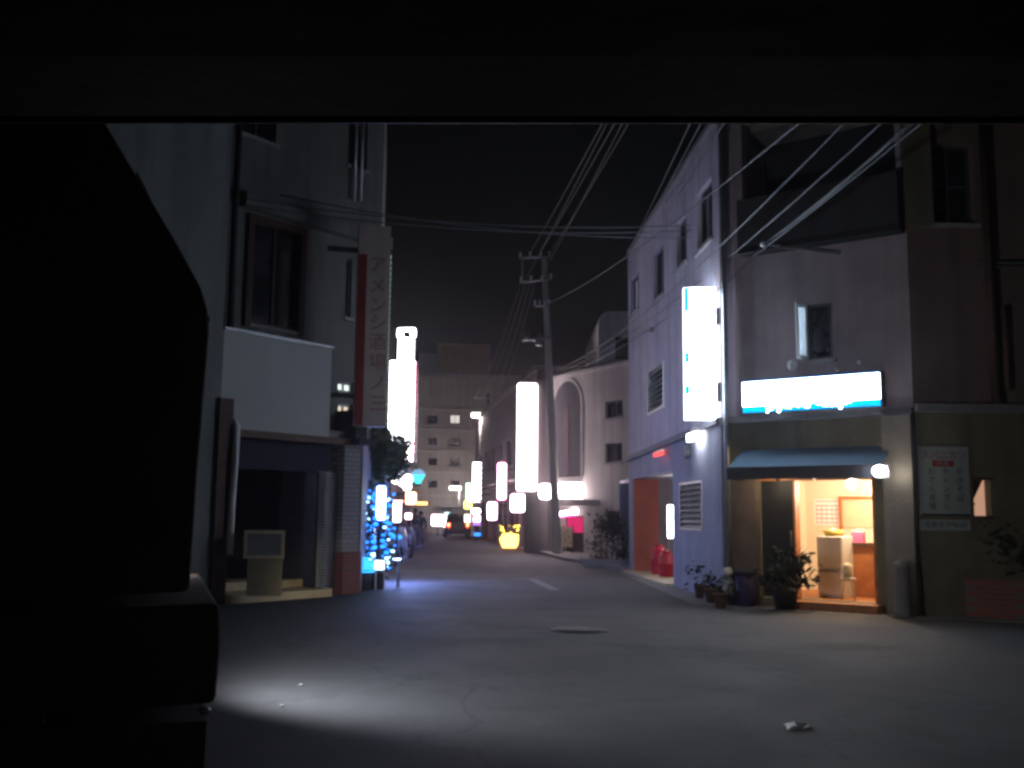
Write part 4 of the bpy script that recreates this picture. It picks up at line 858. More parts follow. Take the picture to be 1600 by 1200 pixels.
# pink neon fringe over the door
Fn = frontal(36.9, -12); x = MB(); t = thing('neon_awning', 'wavy pink white neon fringe over the magenta curtain', 'neon sign', atY(893, 804, 36.9)); rnd = random.Random(3)
pa = [atY(874+40*k/24, 803-6*(k/24)+1.2*math.sin(k*1.9), 36.9) for k in range(25)]
MB().tube(pa, .075, 6).build('tube', M['e_pinkwhite'], t)
pb = [atY(876+37*k/20, 808-5*(k/20)+1.0*math.cos(k*2.3), 36.95) for k in range(21)]
MB().tube(pb, .03, 6).build('tube', M['e_pink'], t); MB().tube([atY(908, 800, 36.85), atY(913, 795, 36.85)], .07, 6).build('tube', emit('e_lav', (.6, .6, 1), 3), t)
x.tube([pa[2]+V((0, .02, 0)), pa[2]+V((0, .5, .1))], .02, 5); x.tube([pa[22]+V((0, .02, 0)), pa[22]+V((0, .5, .1))], .02, 5); x.build('bracket', M['steel_dark'], t)
# standing board, stool and plant at that door
t = thing('easel_board', 'beige menu easel with dark blots below the pink neon', 'easel', WB.P(dr[0]+.55, .35, .1)); q = WB.P(dr[0]+.6, .35, .1)
MB().box(WB, dr[0]+.25, dr[0]+.95, .3, .34, .3, 1.0).build('board', M['cream'], t); m = MB()
for uu in (dr[0]+.3, dr[0]+.9): m.box(WB, uu-.02, uu+.02, .25, .29, .1, 1.05)
m.build('leg', M['wood_brown'], t)
m = MB()
for k in range(5): m.box(WB, dr[0]+.33+.1*k, dr[0]+.39+.1*k, .341, .346, .42+.1*(k*7 % 5), .5+.1*(k*7 % 5))
m.build('blot', M['ink_dark'], t)
# flower stand glowing orange
q = gnd(796, 858); q = V((q.x, 43.2, 0)); q.x = atY(796, 850, 43.2).x
t = thing('flower_lantern', 'round orange lantern stand wreathed with yellow lights on the kerb', 'lantern', q)
MB().lathe(q+V((0, 0, .05)), [(.28, 0), (.36, .15), (.38, .4), (.3, .56), (.1, .6)], 16).build('globe', emit('e_flame', (1, .45, .1), 4), t); MB().lathe(q, [(.26, 0), (.26, .05), (.1, .05)], 14).build('base', M['steel_dark'], t)
yb = emit('e_yelbulb', (1, .6, .08), 4); rnd = random.Random(8)
for k in range(46):
    a = rnd.uniform(0, 6.28); MB().ball(q+V((.42*math.cos(a)*rnd.uniform(.7, 1.05), -.1+.2*math.sin(a), rnd.uniform(.3, .98))), rnd.uniform(.02, .045), (1, 1, 1), 6, 4).build('bulb', yb, t)

# ================================================================== right row behind, far apartment block
RPl = Plane(atY(838, 800, 43.6).xy, (atY(741, 800, 69)-atY(838, 800, 43.6)).xy, (-1, 0)); RL = (atY(741, 800, 69)-atY(838, 800, 43.6)).xy.length
t = thing('row_building', 'long mauve row of bars carrying the pink signs on the right', 'building', (RPl.o.x, RPl.o.y, 0))
hs = [(1+k*4.2, 2.1+k*4.2, .05, 2.2) for k in range(6)]+[(2.6+k*4.2, 4.4+k*4.2, .9, 2.2) for k in range(6)]+[(1.2+k*3.4, 2.8+k*3.4, 3.9, 5.2) for k in range(7)]
MB().wall(RPl, 0, RL, 0, 7.6, .3, hs).build('wall', M['mauve_wall'], t)
for h_ in hs: MB().box(RPl, h_[0], h_[1], -.2, -.15, h_[2], h_[3]).build('pane', M['glass'], t)
MB().box(RPl, 0, RL, -9, .15, 7.6, 7.8).build('roof', M['concrete'], t)
MB().box(RPl, -.0, .3, -9, -.31, 0, 7.6).build('end_wall', M['mauve_wall'], t)
MB().box(RPl, .5, RL-.3, .02, .7, 2.9, 3.0).build('canopy', M['brown'], t)
ap = thing('apartment_block', 'wide pale apartment block closing the far end of the street', 'building', (-4, 84, 0))
FA = frontal(84, 5)
a0_, a1_ = FA.hit(628, 700)[0], FA.hit(905, 700)[0]; zt_ = FA.hit(720, 596)[1]
wins = []
for (y0, y1) in ((649, 661), (684, 695), (716, 727), (751, 762)):
    for x in (669, 704, 742, 776, 808): wins.append(rect(FA, x, y0, x+14, y1))
dz = FA.hit(700, 790)[1]
MB().wall(FA, a0_, a1_, 0, zt_, .4, wins).build('wall', M['apartment'], ap)
for k, w_ in enumerate(wins):
    lit = k in (1, 2)
    f = MB(); f.box(FA, w_[0], (w_[0]+w_[1])/2-.02, -.25, -.2, w_[2], w_[3]); f.box(FA, (w_[0]+w_[1])/2+.02, w_[1], -.25, -.2, w_[2], w_[3])
    f.build('window', M['e_window_dim' if k == 1 else 'glass'], ap)
    if k in (0, 1, 6, 11, 16): MB().box(FA, w_[0]-.2, w_[1]+.2, .003, .5, w_[2]-.3, w_[2]-.2).build('sill', M['apartment'], ap)
for y in (640, 672, 705, 738, 775): z = FA.hit(720, y)[1]; MB().box(FA, a0_, a1_, .003, .14, z-.08, z+.08).build('string_course', M['white_wall'], ap)
MB().box(FA, a0_, a1_, -12, -.01, zt_, zt_+.25).build('roof', M['apartment'], ap)
MB().box(FA, a0_-.1, a1_, -.3, .15, zt_-.0+.251, zt_+.6).build('parapet', M['apartment'], ap)
c0, c1, cz = FA.hit(685, 560)[0], FA.hit(767, 560)[0], FA.hit(720, 534)[1]
MB().box(FA, c0, c1, -7, -1.2, zt_+.25, cz).build('penthouse', M['apartment_top'], ap); MB().box(FA, FA.hit(654, 560)[0], c0-.01, -6, -1.6, zt_+.25, FA.hit(670, 548)[1]).build('penthouse', M['apartment'], ap)
d0_ = FA.hit(684, 800)[0]; MB().box(FA, d0_, FA.hit(722, 800)[0], .01, .9, dz-.1, dz+.12).build('entrance_canopy', M['concrete'], ap)
def streetlight(name, label, x, y, Y, basex, col=(1, .96, .9)):
    p = atY(x, y, Y); q = V((p.x+basex, Y, 0)); t = thing(name, label, 'street lamp', q)
    MB().tube([q, V((q.x, Y, p.z+.3))], .07, 8, .05).build('pole', M['metal'], t)
    MB().tube([V((q.x, Y, p.z+.2)), p+V((0, 0, .12))], .03, 6).build('arm', M['metal'], t)
    MB().box(frontal(Y, 12), p.x-.42, p.x+.42, .0, .3, p.z-.14, p.z+.12).build('head', emit('e_street', (*col,), 7), t)
    light('POINT', p+V((0, -.35, -.1)), 200, (1, .84, .8), .2)
streetlight('street_lamp', 'far street lamp glowing white beside the mauve row', 746, 650, 66, .2)
streetlight('street_lamp', 'dim low street lamp in front of the apartment block', 710, 763, 80, .4, (.9, 1, .85))
fe = thing('railing', 'pale upright railing bars at the far end right of the taillights', 'railing', atY(722, 815, 70)); m = MB(); Ff = frontal(70.0)
u0_, u1_ = Ff.hit(708, 810)[0], Ff.hit(733, 810)[0]; zt2 = Ff.hit(720, 795)[1]
for k in range(7): u = u0_+(u1_-u0_)*k/6; MB().box(Ff, u-.05, u+.05, -.05, 0, 0, zt2).build('bar', M['white'], fe)
MB().box(Ff, u0_-.1, u1_+.1, -.04, -.01, zt2+.001, zt2+.1).build('rail', M['white'], fe)

# ================================================================== utility poles and cables
q = gnd(871, 869); q.z = 0; top = atY(850, 402, q.y)
up = thing('utility_pole', 'concrete utility pole with crossarms before the arcade building', 'utility pole', q)
MB().tube([q, (q+top)/2, top], .165, 12, .11).build('pole', M['white_wall'], up)
def arm(x0, y0, x1, y1, Y):
    a, b = atY(x0, y0, Y), atY(x1, y1, Y); MB().tube([a, b], .045, 6).build('crossarm', M['metal'], up)
    for k in (0.04, .35, .7, .97): p = a.lerp(b, k); MB().lathe(p+V((0, 0, .03)), [(.03, 0), (.05, .05), (.03, .09), (.05, .13), (.02, .18)], 8).build('insulator', M['white'], up)
    return a, b
ca, cb = arm(811, 403, 860, 401, q.y-.25); c2a, c2b = arm(812, 441, 862, 436, q.y-.25); c3a, c3b = arm(835, 478, 858, 476, q.y-.2)
hp = atY(816, 402, q.y-.25); hq = atY(816, 439, q.y-.25); MB().tube([hp, hq], .04, 6).build('brace', M['metal'], up)
for (x, y) in ((822, 522), (842, 530)): p = atY(x, y, q.y-.4); MB().lathe(p, [(.05, -.22), (.13, -.22), (.14, .16), (.1, .2), (.03, .24)], 14).build('transformer', M['steel_dark'], up)
MB().tube([atY(815, 532, q.y-.3), atY(862, 528, q.y-.3)], .05, 6).build('crossarm', M['metal'], up)
far = V((atY(760, 800, 64).x, 64, 0)); fz_ = atY(760, 615, 64).z
fp = thing('utility_pole', 'slim far utility pole among the pink signs', 'utility pole', far); MB().tube([far, V((far.x, 64, fz_))], .15, 8, .11).build('pole', M['concrete'], fp); MB().tube([V((far.x-.9, 63.8, fz_-.3)), V((far.x+.9, 63.8, fz_-.3))], .05, 6).build('crossarm', M['metal'], fp)
def cable(a, b, label, group, sag=.25, r=.011, m='cable_pale'):
    pts = [a.lerp(b, k/14)-V((0, 0, sag*4*(k/14)*(1-k/14))) for k in range(15)]
    tag(MB().tube(pts, r, 5).build('power_cable', M[m], None), label, 'cable', group)
G1 = 'high wires from the crossarms towards the viewer'
for k, (x, y, nx) in enumerate(((826, 402, 943), (841, 402, 962), (858, 401, 984))):
    a = atY(x, y-3, q.y-.25); b = atY(nx, 183, 20); b = a+(b-a)*1.5
    cable(a, b, ['leftmost of the three wires rising from the top crossarm', 'middle of the three wires rising from the top crossarm', 'rightmost of the three wires rising from the top crossarm'][k], G1, .1, .012)
for k in range(2):
    a = atY(820+22*k, 438, q.y-.25); b = atY(950+24*k, 183, 19); b = a+(b-a)*1.4
    cable(a, b, ['thin wire climbing from the left end of the second crossarm', 'thin wire climbing from the middle of the second crossarm'][k], G1, .1, .010)
for k in range(4):
    a = atY(986, 384+10*k, 31); a2 = atY(1058+10*k, 232+8*k, 18); b = a+(a2-a)*1.5
    cable(a+(a-a2)*.15, b, ['uppermost of four dark wires along the roof edge', 'second of four dark wires along the roof edge', 'third of four dark wires along the roof edge', 'lowest of four dark wires along the roof edge'][k], 'dark wires along the roof edge', .06, .012, 'cable')
ends = [(870, 577, 1292, 188), (868, 583, 1345, 190), (864, 590, 1398, 195), (856, 474, 1240, 182)]
for k, (x, y, nx, ny) in enumerate(ends):
    a = atY(x, y, q.y-.25); b = atY(nx, ny, 12.0); b = a+(b-a)*1.15
    cable(a, b, ['pale cable from low on the pole across the lilac wall, uppermost of three', 'pale cable from low on the pole across the lilac wall, middle of three', 'pale cable from low on the pole across the lilac wall, lowest of three', 'cable from the third crossarm passing over the lilac wall'][k], 'cables crossing the lilac wall', .55 if k < 3 else .3, .011)
hk = FR.P(FR.hit(1192, 382, .35)[0], .35, FR.hit(1192, 382, .35)[1])
t = thing('cable_bracket', 'small white cable bracket under the dark balcony', 'bracket', hk); m = MB(); m.tube([hk-FR.n*.33, hk], .02, 6); m.ball(hk, .045); m.build('hook', M['white'], t)
for k, (nx, ny) in enumerate(((1345, 258), (1402, 205), (1425, 190))):
    a2 = atY(nx, ny, 11.5); cable(hk, hk+(a2-hk)*1.25, ['pale service wire from the white bracket, lowest of its fan', 'pale service wire in the middle of the fan from the bracket', 'pale service wire, steepest of the fan from the bracket'][k], 'service wires from the balcony bracket', .06, .006)
cable(hk, FL.P(.15, .15, FL.hit(1118, 455, .15)[1]), 'short drop wire from the bracket to the top of the tall sign', None, .05, .008)
for k in range(2):
    b = W2.P(W2.hit(1640, 412+8*k, .3)[0], .3, W2.hit(1640, 412+8*k, .3)[1]); cable(hk+V((.05, -.05, -.02*k)), b, ['thick black cable sagging from the bracket along the wall', 'second black cable just below the thick one along the wall'][k], 'black wall cables', .06, .02-.006*k, 'cable')
for k, (y0, y1, y2) in enumerate(((316, 332, 352), (326, 340, 360), (292, 322, 372))):
    a = LU.P(LU.hit(378+30*(k == 2)*2, y0, .3)[0], .3, LU.hit(400, y0, .3)[1]); b = FL.P(FL.hit(1080, y2, .1)[0], .1, FL.hit(1080, y2, .1)[1])
    cable(a, b, ['upper street crossing cable in front of the left building ledge', 'lower street crossing cable in front of the left building ledge', 'street crossing cable that starts highest on the left building'][k], 'cables crossing the street', .22, .011, 'cable')
for k in range(4):
    a = atY(815+7*k, 440, q.y-.2); b = V((far.x-.8+.5*k, 63.8, fz_-.25)); cable(a, b, ['leftmost far wire running down the street from the second crossarm', 'second far wire running down the street from the crossarm', 'third far wire running down the street from the crossarm', 'rightmost far wire running down the street from the crossarm'][k], 'wires running down the street', .5, .016)
# ================================================================== vehicles
class Frame3:      # local frame: x forward, y left, z up
    def __init__(s, o, yaw): s.o = V(o); s.c = math.cos(yaw); s.s = math.sin(yaw)
    def __call__(s, x, y, z): return s.o+V((x*s.c-y*s.s, x*s.s+y*s.c, z))
def wheel(T, x, y, r, w, parent):
    m = MB(); n = 20; prof = [(r*.62, -w/2), (r*.95, -w/2), (r, -w*.3), (r, w*.3), (r*.95, w/2), (r*.62, w/2)]
    vs = [T(x+a*math.cos(k*2*math.pi/n), y+b, r+a*math.sin(k*2*math.pi/n)) for a, b in prof for k in range(n)]
    p = len(prof); m.add(vs, [(i*n+k, i*n+(k+1) % n, ((i+1) % p)*n+(k+1) % n, ((i+1) % p)*n+k) for i in range(p) for k in range(n)], True)
    wo = m.build('wheel', M['rubber'], parent)
    h = MB(); s = 1 if y > 0 else -1
    h.tube([T(x, y-s*w*.35, r), T(x, y+s*w*.3, r)], r*.62, 18); h.tube([T(x, y+s*w*.3, r), T(x, y+s*w*.42, r)], r*.18, 10); h.build('rim', M['metal'], wo)
    return wo
def loft(T, st, half=True):   # st: (x, zlo, zhi, wlo, whi) cross-sections
    vs = []; k = 8
    for x, zl, zh, wl, wh in st:
        b = min(.07, (zh-zl)*.25)
        vs += [T(x, -wl+.03, zl), T(x, wl-.03, zl), T(x, wl, zl+b), T(x, (wl*.4+wh*.6), zl+(zh-zl)*.6), T(x, wh-b*.6, zh), T(x, -wh+b*.6, zh), T(x, -(wl*.4+wh*.6), zl+(zh-zl)*.6), T(x, -wl, zl+b)]
    n = len(st); fs = [(i*k+j, i*k+(j+1) % k, (i+1)*k+(j+1) % k, (i+1)*k+j) for i in range(n-1) for j in range(k)]+[tuple(range(k))[::-1], tuple(range((n-1)*k, n*k))]
    return vs, fs
def make_car(label, o, yaw, paint, tail='red_dim', head='white', blink=None, group=None):
    T = Frame3(o, yaw); t = thing('parked_car', label, 'car', o, group)
    vs, fs = loft(T, [(-1.9, .42, .78, .62, .6), (-1.85, .3, .9, .74, .68), (-1.2, .25, .92, .8, .75), (.6, .25, .92, .8, .75), (1.5, .27, .84, .78, .7), (1.88, .32, .7, .7, .62), (1.93, .4, .6, .62, .55)])
    b = MB(); b.add(vs, fs, True); b.build('body', paint, t)
    vs, fs = loft(T, [(-1.78, .88, .92, .7, .68), (-1.45, .88, 1.42, .72, .56), (-.9, .88, 1.5, .73, .58), (.15, .88, 1.48, .73, .57), (.95, .86, .92, .7, .66)])
    c = MB(); c.add(vs, fs, True); g = c.build('cabin', paint, t)
    def quad(p, name, m): return MB().add([T(*q) for q in p], [(0, 1, 2, 3)]).build(name, m, g)
    quad([(.93, -.6, .97), (.93, .6, .97), (.24, .5, 1.42), (.24, -.5, 1.42)], 'windscreen', M['glass']); quad([(-1.79, -.58, .97), (-1.79, .58, .97), (-1.52, .5, 1.36), (-1.52, -.5, 1.36)], 'rear_window', M['glass'])
    for s in (-1, 1): quad([(-1.3, s*.765, .96), (.6, s*.765, .96), (.2, s*.655, 1.38), (-1.15, s*.655, 1.38)], 'side_window', M['glass'])
    for x in (-1.2, 1.25):
        for s in (-1, 1): wheel(T, x, s*.7, .28, .17, t)
    for s in (-1, 1):
        m = MB(); m.hexa([T(1.84, s*.4, .55), T(1.84, s*.66, .55), T(1.7, s*.7, .55), T(1.7, s*.4, .55), T(1.8, s*.4, .72), T(1.78, s*.66, .72), T(1.66, s*.7, .74), T(1.66, s*.4, .74)]); m.build('headlight', head, t)
        m = MB(); m.ball(T(-1.86, s*.56, .78), .17, (.5, 1.25, .8)) if tail == M['e_red'] else m.hexa([T(-1.9, s*.45, .65), T(-1.9, s*.66, .65), T(-1.8, s*.72, .65), T(-1.8, s*.45, .65), T(-1.9, s*.45, .85), T(-1.9, s*.66, .85), T(-1.8, s*.7, .85), T(-1.8, s*.45, .85)])
        to = m.build('taillight', tail, t)
        if tail == M['e_red']: MB().ball(T(-1.95, s*.56, .80), .095, (.4, 1.4, .8)).build('bulb', M['e_redcore'], to)
        m = MB(); m.ball(T(.55, s*.86, 1.0), .08, (.6, 1, .8)); m.build('mirror', paint, t)
    MB().hexa([T(1.94, -.18, .42), T(1.94, .18, .42), T(1.955, .18, .42), T(1.955, -.18, .42), T(1.94, -.18, .52), T(1.94, .18, .52), T(1.955, .18, .52), T(1.955, -.18, .52)]).build('number_plate', M['white'], t)
    return t
M['tail_off'] = mat('tail_off', (.2, .01, .01), .3, .05, 9, 0)
def scooter(label, o, yaw, paint):
    T = Frame3(o, yaw); t = thing('motor_scooter', label, 'scooter', o)
    for x in (-.55, .55):
        n = 18; m = MB(); m.tube([T(x+.19*math.cos(a), 0, .22+.19*math.sin(a)) for a in [k*2*math.pi/n for k in range(n+1)]], .055, 8); w = m.build('wheel', M['rubber'], t)
        MB().tube([T(x, -.05, .22), T(x, .05, .22)], .12, 14).build('rim', M['metal'], w)
    MB().add(*loft(T, [(-.75, .5, .66, .1, .12), (-.6, .3, .74, .17, .15), (-.25, .28, .74, .18, .14), (-.1, .26, .5, .16, .13)]), True).build('body', paint, t)
    MB().hexa([T(-.15, -.15, .24), T(.32, -.15, .24), T(.32, .15, .24), T(-.15, .15, .24), T(-.15, -.15, .32), T(.36, -.15, .32), T(.36, .15, .32), T(-.15, .15, .32)]).build('footboard', paint, t)
    MB().add(*loft(T, [(.3, .3, .95, .2, .14), (.4, .28, .98, .21, .15), (.5, .45, .9, .13, .1)]), True).build('leg_shield', paint, t)
    MB().add(*loft(T, [(-.7, .74, .8, .12, .1), (-.4, .74, .84, .15, .12), (-.05, .72, .78, .11, .08)]), True).build('saddle', M['rubber'], t)
    MB().tube([T(.3, -.33, 1.02), T(.36, -.15, 1.06), T(.36, .15, 1.06), T(.3, .33, 1.02)], .018, 6).build('handlebar', M['steel_dark'], t)
    MB().ball(T(.47, 0, .93), .09, (.8, 1, 1)).build('headlight', M['white'], t)
    MB().tube([T(.42, 0, .9), T(.55, 0, .25)], .04, 8).build('fork', M['metal'], t)
    for s in (-1, 1):
        MB().tube([T(.33, s*.24, 1.05), T(.33, s*.3, 1.22)], .008, 5).build('mirror_stem', M['steel_dark'], t); MB().ball(T(.33, s*.31, 1.25), .06, (.4, 1.2, .8)).build('mirror', M['metal'], t)
    return t
scooter('silver motor scooter parked on the left kerb, nose toward the viewer', V((atY(620, 860, 31.5).x+.1, 31.5, 0)), math.radians(-80), M['silver_paint'])
scooter('dark motor scooter parked just behind the silver one', V((atY(630, 860, 34).x+.1, 34, 0)), math.radians(-70), M['dark_paint'])
bq = atY(619, 839, 30.6); t = thing('blue_glint', 'small added blue glow imitating a reflection on the silver scooter', 'lamp', (bq.x, bq.y, 0)); MB().ball(bq, .11, (1.6, .5, .7)).build('lens', M['e_blue'], t); MB().tube([(bq.x, bq.y, 0), bq-V((0, 0, .06))], .02, 6).build('post', M['steel_dark'], t)  # blue reflection on the scooter, added as a glowing ball on a post
make_car('dark car driving away with both red taillights lit', V((atY(712, 822, 62).x, 62.9, 0)), math.radians(96), M['dark_paint'], M['e_red'], M['white'])

# ================================================================== people
def person(label, o, yaw, h, coat, trousers, stride=.16, bag=False):
    T = Frame3(o, yaw); k = h/1.7
    P = {'pelvis': (0, 0, .93, .135, .10), 'waist': (0, 0, 1.08, .115, .095), 'chest': (.01, 0, 1.27, .135, .10), 'neckbase': (0, 0, 1.42, .07, .065), 'neck': (.015, 0, 1.49, .05, .05), 'head': (.03, 0, 1.58, .075, .085), 'crown': (.02, 0, 1.665, .06, .065)}
    E = [('pelvis', 'waist'), ('waist', 'chest'), ('chest', 'neckbase'), ('neckbase', 'neck'), ('neck', 'head'), ('head', 'crown')]
    for s, n, ph in ((1, 'l', 1), (-1, 'r', -1)):
        P['hip'+n] = (0, s*.09, .86, .09, .09); P['knee'+n] = (ph*stride*.55+.03, s*.095, .48, .062, .062); P['ankle'+n] = (ph*stride-.02, s*.1, .085, .042, .042); P['toe'+n] = (ph*stride+.15, s*.105, .035, .035, .03)
        E += [('pelvis', 'hip'+n), ('hip'+n, 'knee'+n), ('knee'+n, 'ankle'+n), ('ankle'+n, 'toe'+n)]
        P['sh'+n] = (0, s*.175, 1.38, .06, .055); P['el'+n] = (-ph*.06-.02, s*.235, 1.12, .043, .043); P['wr'+n] = (-ph*.1+.06, s*.235, .88, .03, .03); P['hand'+n] = (-ph*.1+.09, s*.235, .79, .035, .02)
        E += [('chest', 'sh'+n), ('sh'+n, 'el'+n), ('el'+n, 'wr'+n), ('wr'+n, 'hand'+n)]
        for j in range(4):
            P['f%d%s' % (j, n)] = (-ph*.1+.09+(j-1.5)*.019, s*.23, .715+.008*abs(j-1.3), .009, .009); E.append(('hand'+n, 'f%d%s' % (j, n)))
        P['th'+n] = (-ph*.1+.14, s*.225, .77, .01, .01); E.append(('hand'+n, 'th'+n))
    def skin(name, keys, edges, mt, parent, grow=0.0, root=None):
        ks = list(keys); me = bpy.data.meshes.new(name); org = parent.location if parent else V((0, 0, 0))
        me.from_pydata([tuple(T(P[q_][0]*k, P[q_][1]*k, P[q_][2]*k)-org) for q_ in ks], [(ks.index(a), ks.index(b)) for a, b in edges], [])
        ob = bpy.data.objects.new(name, me); COL.objects.link(ob); ob.parent = parent; me.materials.append(mt)
        m = ob.modifiers.new('skin', 'SKIN'); m.use_smooth_shade = True
        for i, q_ in enumerate(ks): me.skin_vertices[0].data[i].radius = ((P[q_][3]+grow)*k, (P[q_][4]+grow)*k); me.skin_vertices[0].data[i].use_root = (q_ == (root or ks[0]))
        sd = ob.modifiers.new('sub', 'SUBSURF'); sd.levels = sd.render_levels = 2
        return ob
    t = thing('person', label, 'person', o)
    bo_ = skin('body', P, E, M['skin'], t)
    ck = ['pelvis', 'waist', 'chest', 'neckbase', 'shl', 'ell', 'wrl', 'shr', 'elr', 'wrr']; skin('jacket', ck, [e for e in E if e[0] in ck and e[1] in ck], coat, t, .016)
    tk = ['pelvis', 'hipl', 'kneel', 'anklel', 'hipr', 'kneer', 'ankler']; skin('trousers', tk, [e for e in E if e[0] in tk and e[1] in tk], trousers, t, .014)
    m = MB(); m.ball(T(.0*k, 0, 1.63*k), .108*k, (1, .95, 1.05)); m.ball(T(-.05*k, 0, 1.55*k), .085*k, (.7, 1, 1.3)); m.build('hair', M['hair'], t)
    f = MB(); f.ball(T(.118*k, 0, 1.575*k), .014*k, (1, .9, 1.5)); f.build('nose', M['skin'], t)
    e = MB()
    for s in (-1, 1): e.ball(T(.108*k, s*.032*k, 1.598*k), .009*k)
    e.ball(T(.108*k, 0, 1.535*k), .012*k, (.4, 1.6, .5)); e.build('face_mark', M['black'], t)
    s = MB()
    for n in ('l', 'r'): x_, y_ = P['toe'+n][0], P['toe'+n][1]; s.ball(T((x_-.05)*k, y_*k, .045*k), .055*k, (1.9, .85, .78))
    s.build('shoe', M['black'], t)
    return t
pq = gnd(648, 857); person('person in dark clothes walking away beside the left kerb', V((atY(648, 840, 42).x, 42, 0)), math.radians(95), 1.62, M['cloth_dark'], M['cloth_dark'])
person('person in a navy jacket walking toward the viewer with pale bag', V((atY(657, 840, 43.2).x, 43.2, 0)), math.radians(-92), 1.5, M['cloth_navy'], M['cloth_dark'], .12)
bq = V((atY(663.5, 838, 43.1).x, 43.1, .33)); tb = thing('tote_bag', 'pale round tote bag held beside the person in a navy jacket', 'bag', bq); MB().ball(bq+V((0, 0, .22)), .22, (.8, .4, 1)).build('pouch', M['cloth_pale'], tb)
MB().tube([bq+V((-.1, 0, .38)), bq+V((-.12, 0, .6)), bq+V((.02, 0, .6)), bq+V((.08, 0, .38))], .012, 5).build('strap', M['cloth_dark'], tb)

# ================================================================== dark truck at the left
class TruckFrame(Frame3):
    def __call__(s, x, y, z): return Frame3.__call__(s, x*1.1, y, max(1.4+(z-1.4)*1.1, .03))
to = V((-1.52, 5.06, 0)); TT = TruckFrame(to, math.atan2(.287, .958)+math.radians(2.0))   # x forward, y away
tk = thing('parked_truck', 'unlit dark brown truck cab filling the left foreground', 'truck', to)
def side_prism(mb, pts, y0, y1):
    n = len(pts); mb.add([TT(x, y0, z) for x, z in pts]+[TT(x, y1, z) for x, z in pts], [tuple(range(n))[::-1], tuple(range(n, 2*n))]+[(i, (i+1) % n, n+(i+1) % n, n+i) for i in range(n)]); return mb
TW = 2.75
cabp = [(-2.2, .98), (-.03, 1.05), (-.02, 1.6), (0, 2.22), (-.012, 2.32), (-.045, 2.42), (-.16, 2.62), (-.39, 2.98), (-.53, 3.2), (-.66, 3.27), (-2.2, 3.32)]
side_prism(MB(), cabp, 0, TW).build('cab', M['truck_paint'], tk, .03)
wp = [(-.58, 3.12), (-.5, 2.95), (-.44, 2.72), (-.46, 2.5), (-.55, 2.38), (-.72, 2.31), (-1.5, 2.3), (-1.5, 3.14)]
side_prism(MB(), wp, -.012, -.001).build('side_window', M['glass'], tk)
side_prism(MB(), [(-.62, 1.2), (-.6, 2.2), (-1.6, 2.2), (-1.6, 1.2)], -.008, -.001).build('door', M['truck_paint'], tk)
MB().hexa([TT(-1.5, -.03, 1.95), TT(-1.3, -.03, 1.95), TT(-1.3, -.01, 1.95), TT(-1.5, -.01, 1.95), TT(-1.5, -.03, 2.0), TT(-1.3, -.03, 2.0), TT(-1.3, -.01, 2.0), TT(-1.5, -.01, 2.0)]).build('door_handle', M['black'], tk)
side_prism(MB(), [(-2.2, .5), (.1, .57), (.11, .8), (.1, 1.0), (-2.2, .92)], -.02, TW+.02).build('bumper', M['truck_paint'], tk, .03)
wd = MB(); wd.add([TT(.005, .15, 2.3), TT(.005, TW-.15, 2.3), TT(-.36, TW-.2, 3.0), TT(-.36, .2, 3.0)], [(0, 1, 2, 3)]); wd.build('windscreen', M['glass'], tk)
side_prism(MB(), [(-6.4, .1), (.03, .1), (.065, .2), (.068, .495), (-6.4, .495)], .0, TW-.02).build('skirt', M['black'], tk)
l1 = MB(); l1.ball(TT(.06, .06, .53), .03, (1, 1, .6)); l1.build('marker_lamp', M['metal'], tk)
l2 = MB(); l2.ball(TT(-.04, TW-.35, 1.1), .08, (.6, 1, 1)); l2.build('headlight', M['e_white'], tk)
l3 = MB(); l3.ball(TT(-.06, .85, 1.1), .08, (.6, 1, 1)); l3.build('headlight', M['white'], tk)
bx = side_prism(MB(), [(-6.6, .85), (-2.32, .85), (-2.32, 3.6), (-6.6, 3.6)], 0, TW).build('cargo_box', M['truck_paint'], tk, .02)
side_prism(MB(), [(-6.5, .6), (-.3, .6), (-.3, .84), (-6.5, .84)], .5, TW-.5).build('chassis', M['black'], tk)
for x in (-1.0, -5.2):
    for y in (.12, TW-.12): wheel(TT, x, y, .42, .22, tk)
hl = TT(.22, TW-.14, 1.2)
light('SPOT', hl, 250, (.9, .95, 1.0), .12, hl+V((.80, .62, -.3)), math.radians(144), .7)

# ================================================================== the viewer's own car (roof edge in view)
oc = thing('own_car', 'black roof lining and windscreen top edge of the car the view is from', 'car', (0, -.9, 0))
hz0, hz1 = atY(160, 181, .5), atY(1600, 182, .5); hl_, hr_ = hz0+(hz0-hz1)*.35, hz1+(hz1-hz0)*.35
zl, zr_ = hl_.z, hr_.z; X0, X1 = -.68, .68
def zx(x): return zl+(zr_-zl)*(x-hl_.x)/(hr_.x-hl_.x)
rf = MB(); ys = [(.5, 0.0), (.515, .012), (.5, .05), (.3, .10), (-.3, .14), (-1.6, .13), (-2.3, .08), (-2.3, .04), (-1.6, .09), (-.3, .1), (.2, .055), (.44, .004)]
n_ = len(ys); rf.add([(X0, y, zx(X0)+d) for y, d in ys]+[(X1, y, zx(X1)+d) for y, d in ys], [tuple(range(n_))[::-1], tuple(range(n_, 2*n_))]+[(i, (i+1) % n_, n_+(i+1) % n_, n_+i) for i in range(n_)])
rf.build('roof', M['black'], oc)
MB().tube([(X0, .512, zx(X0)+.003), (X1, .512, zx(X1)+.003)], .0022, 6).build('windscreen_trim', M['black'], oc)
for s, X in ((-1, X0), (1, X1)):
    MB().tube([(X, .47, zx(X)+.03), (X+s*.08, 1.2, .98)], .03, 8).build('windscreen_pillar', M['black'], oc)
    MB().tube([(X, -1.0, zx(X)+.09), (X+s*.08, -1.0, .95)], .04, 8).build('door_pillar', M['black'], oc)
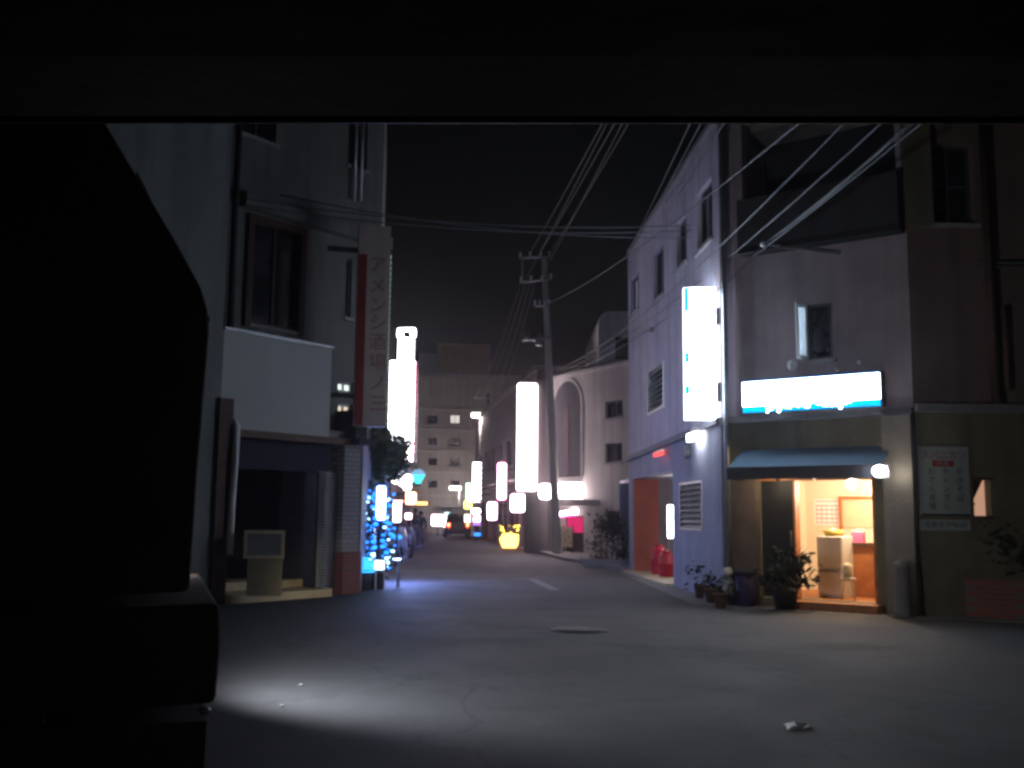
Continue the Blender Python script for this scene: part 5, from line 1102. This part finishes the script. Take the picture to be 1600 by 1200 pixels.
TO = Frame3((0, -.2, 0), math.pi/2)
vs, fs = loft(TO, [(-2.1, .4, .9, .74, .72), (-1.6, .25, .95, .78, .74), (1.3, .25, .95, .78, .74), (1.75, .28, .82, .76, .7), (1.95, .35, .68, .68, .6)])
b = MB(); b.add(vs, fs, True); b.build('body', M['dark_paint'], oc)
for x in (-1.3, 1.25):
    for s in (-1, 1): wheel(TO, x, s*.72, .29, .17, oc)
for s in (-1, 1):
    c = V((s*.52, 1.72, .66)); MB().ball(c, .075, (1.3, .5, .9)).build('headlight', M['e_white'], oc)
    light('SPOT', c+V((0, .12, 0)), 420, (1.0, .83, .55), .05, V((-2.95+.1*s, 17.2, .1)), math.radians(8.4), .9)
# crumpled paper on the asphalt
lq = gnd(1247, 1138); rnd = random.Random(2); m = MB(); vs = []
for i in range(5):
    for j in range(6): vs.append(lq+V((-.085+.034*j+rnd.uniform(-.01, .01), -.06+.03*i+rnd.uniform(-.01, .01), rnd.uniform(.006, .055)*(1-abs(j-2.5)/4))))
m.add(vs, [(i*6+j, i*6+j+1, (i+1)*6+j+1, (i+1)*6+j) for i in range(4) for j in range(5)]); tag(m.build('crumpled_paper', M['paper']), 'crumpled scrap of white paper lying alone on the dark asphalt', 'litter')
for k, (x, y) in enumerate(((440, 1105), (470, 1072))):
    lq = gnd(x, y); tag(MB().ball(lq+V((0, 0, .012)), .014, (1.4, .9, .5), 7, 5).build('pebble', M['concrete']), ['tiny pale pebble in the lit patch of road, nearer the truck', 'tiny pale pebble in the lit patch of road, farther up'][k], 'pebble')

# ================================================================== world and render settings
W = bpy.data.worlds.new('World'); S.world = W; W.use_nodes = True; nt = W.node_tree
sk = nt.nodes.new('ShaderNodeTexSky'); sk.sky_type = 'NISHITA'; sk.sun_disc = False; sk.sun_elevation = math.radians(1.0); sk.sun_rotation = math.radians(185); sk.dust_density = 3
bg = nt.nodes['Background']; bg.inputs['Strength'].default_value = .0012
nt.links.new(sk.outputs['Color'], bg.inputs['Color'])
S.view_settings.view_transform = 'Standard'; S.view_settings.look = 'None'; S.view_settings.exposure = .5; S.view_settings.gamma = 1
S.render.engine = 'CYCLES'; S.cycles.max_bounces = 5; S.cycles.diffuse_bounces = 3; S.cycles.sample_clamp_indirect = 3.0; S.cycles.use_denoising = True
S.cycles.filter_width = 3.0
# thin scattering volume added to imitate lens glow around the lit signs
hb = MB().abox(-75, 75, -20, 112, -1.0, 24).build('glow_haze', bpy.data.materials.new('glow_haze'))
hb['kind'] = 'stuff'; hm = hb.data.materials[0]; hm.use_nodes = True; hn = hm.node_tree
hn.nodes.remove(hn.nodes['Principled BSDF']); pv = hn.nodes.new('ShaderNodeVolumePrincipled')
pv.inputs['Color'].default_value = (.85, .82, .9, 1); pv.inputs['Density'].default_value = .0008; pv.inputs['Anisotropy'].default_value = .86
hn.links.new(pv.outputs['Volume'], hn.nodes['Material Output'].inputs['Volume'])
S.cycles.volume_bounces = 0
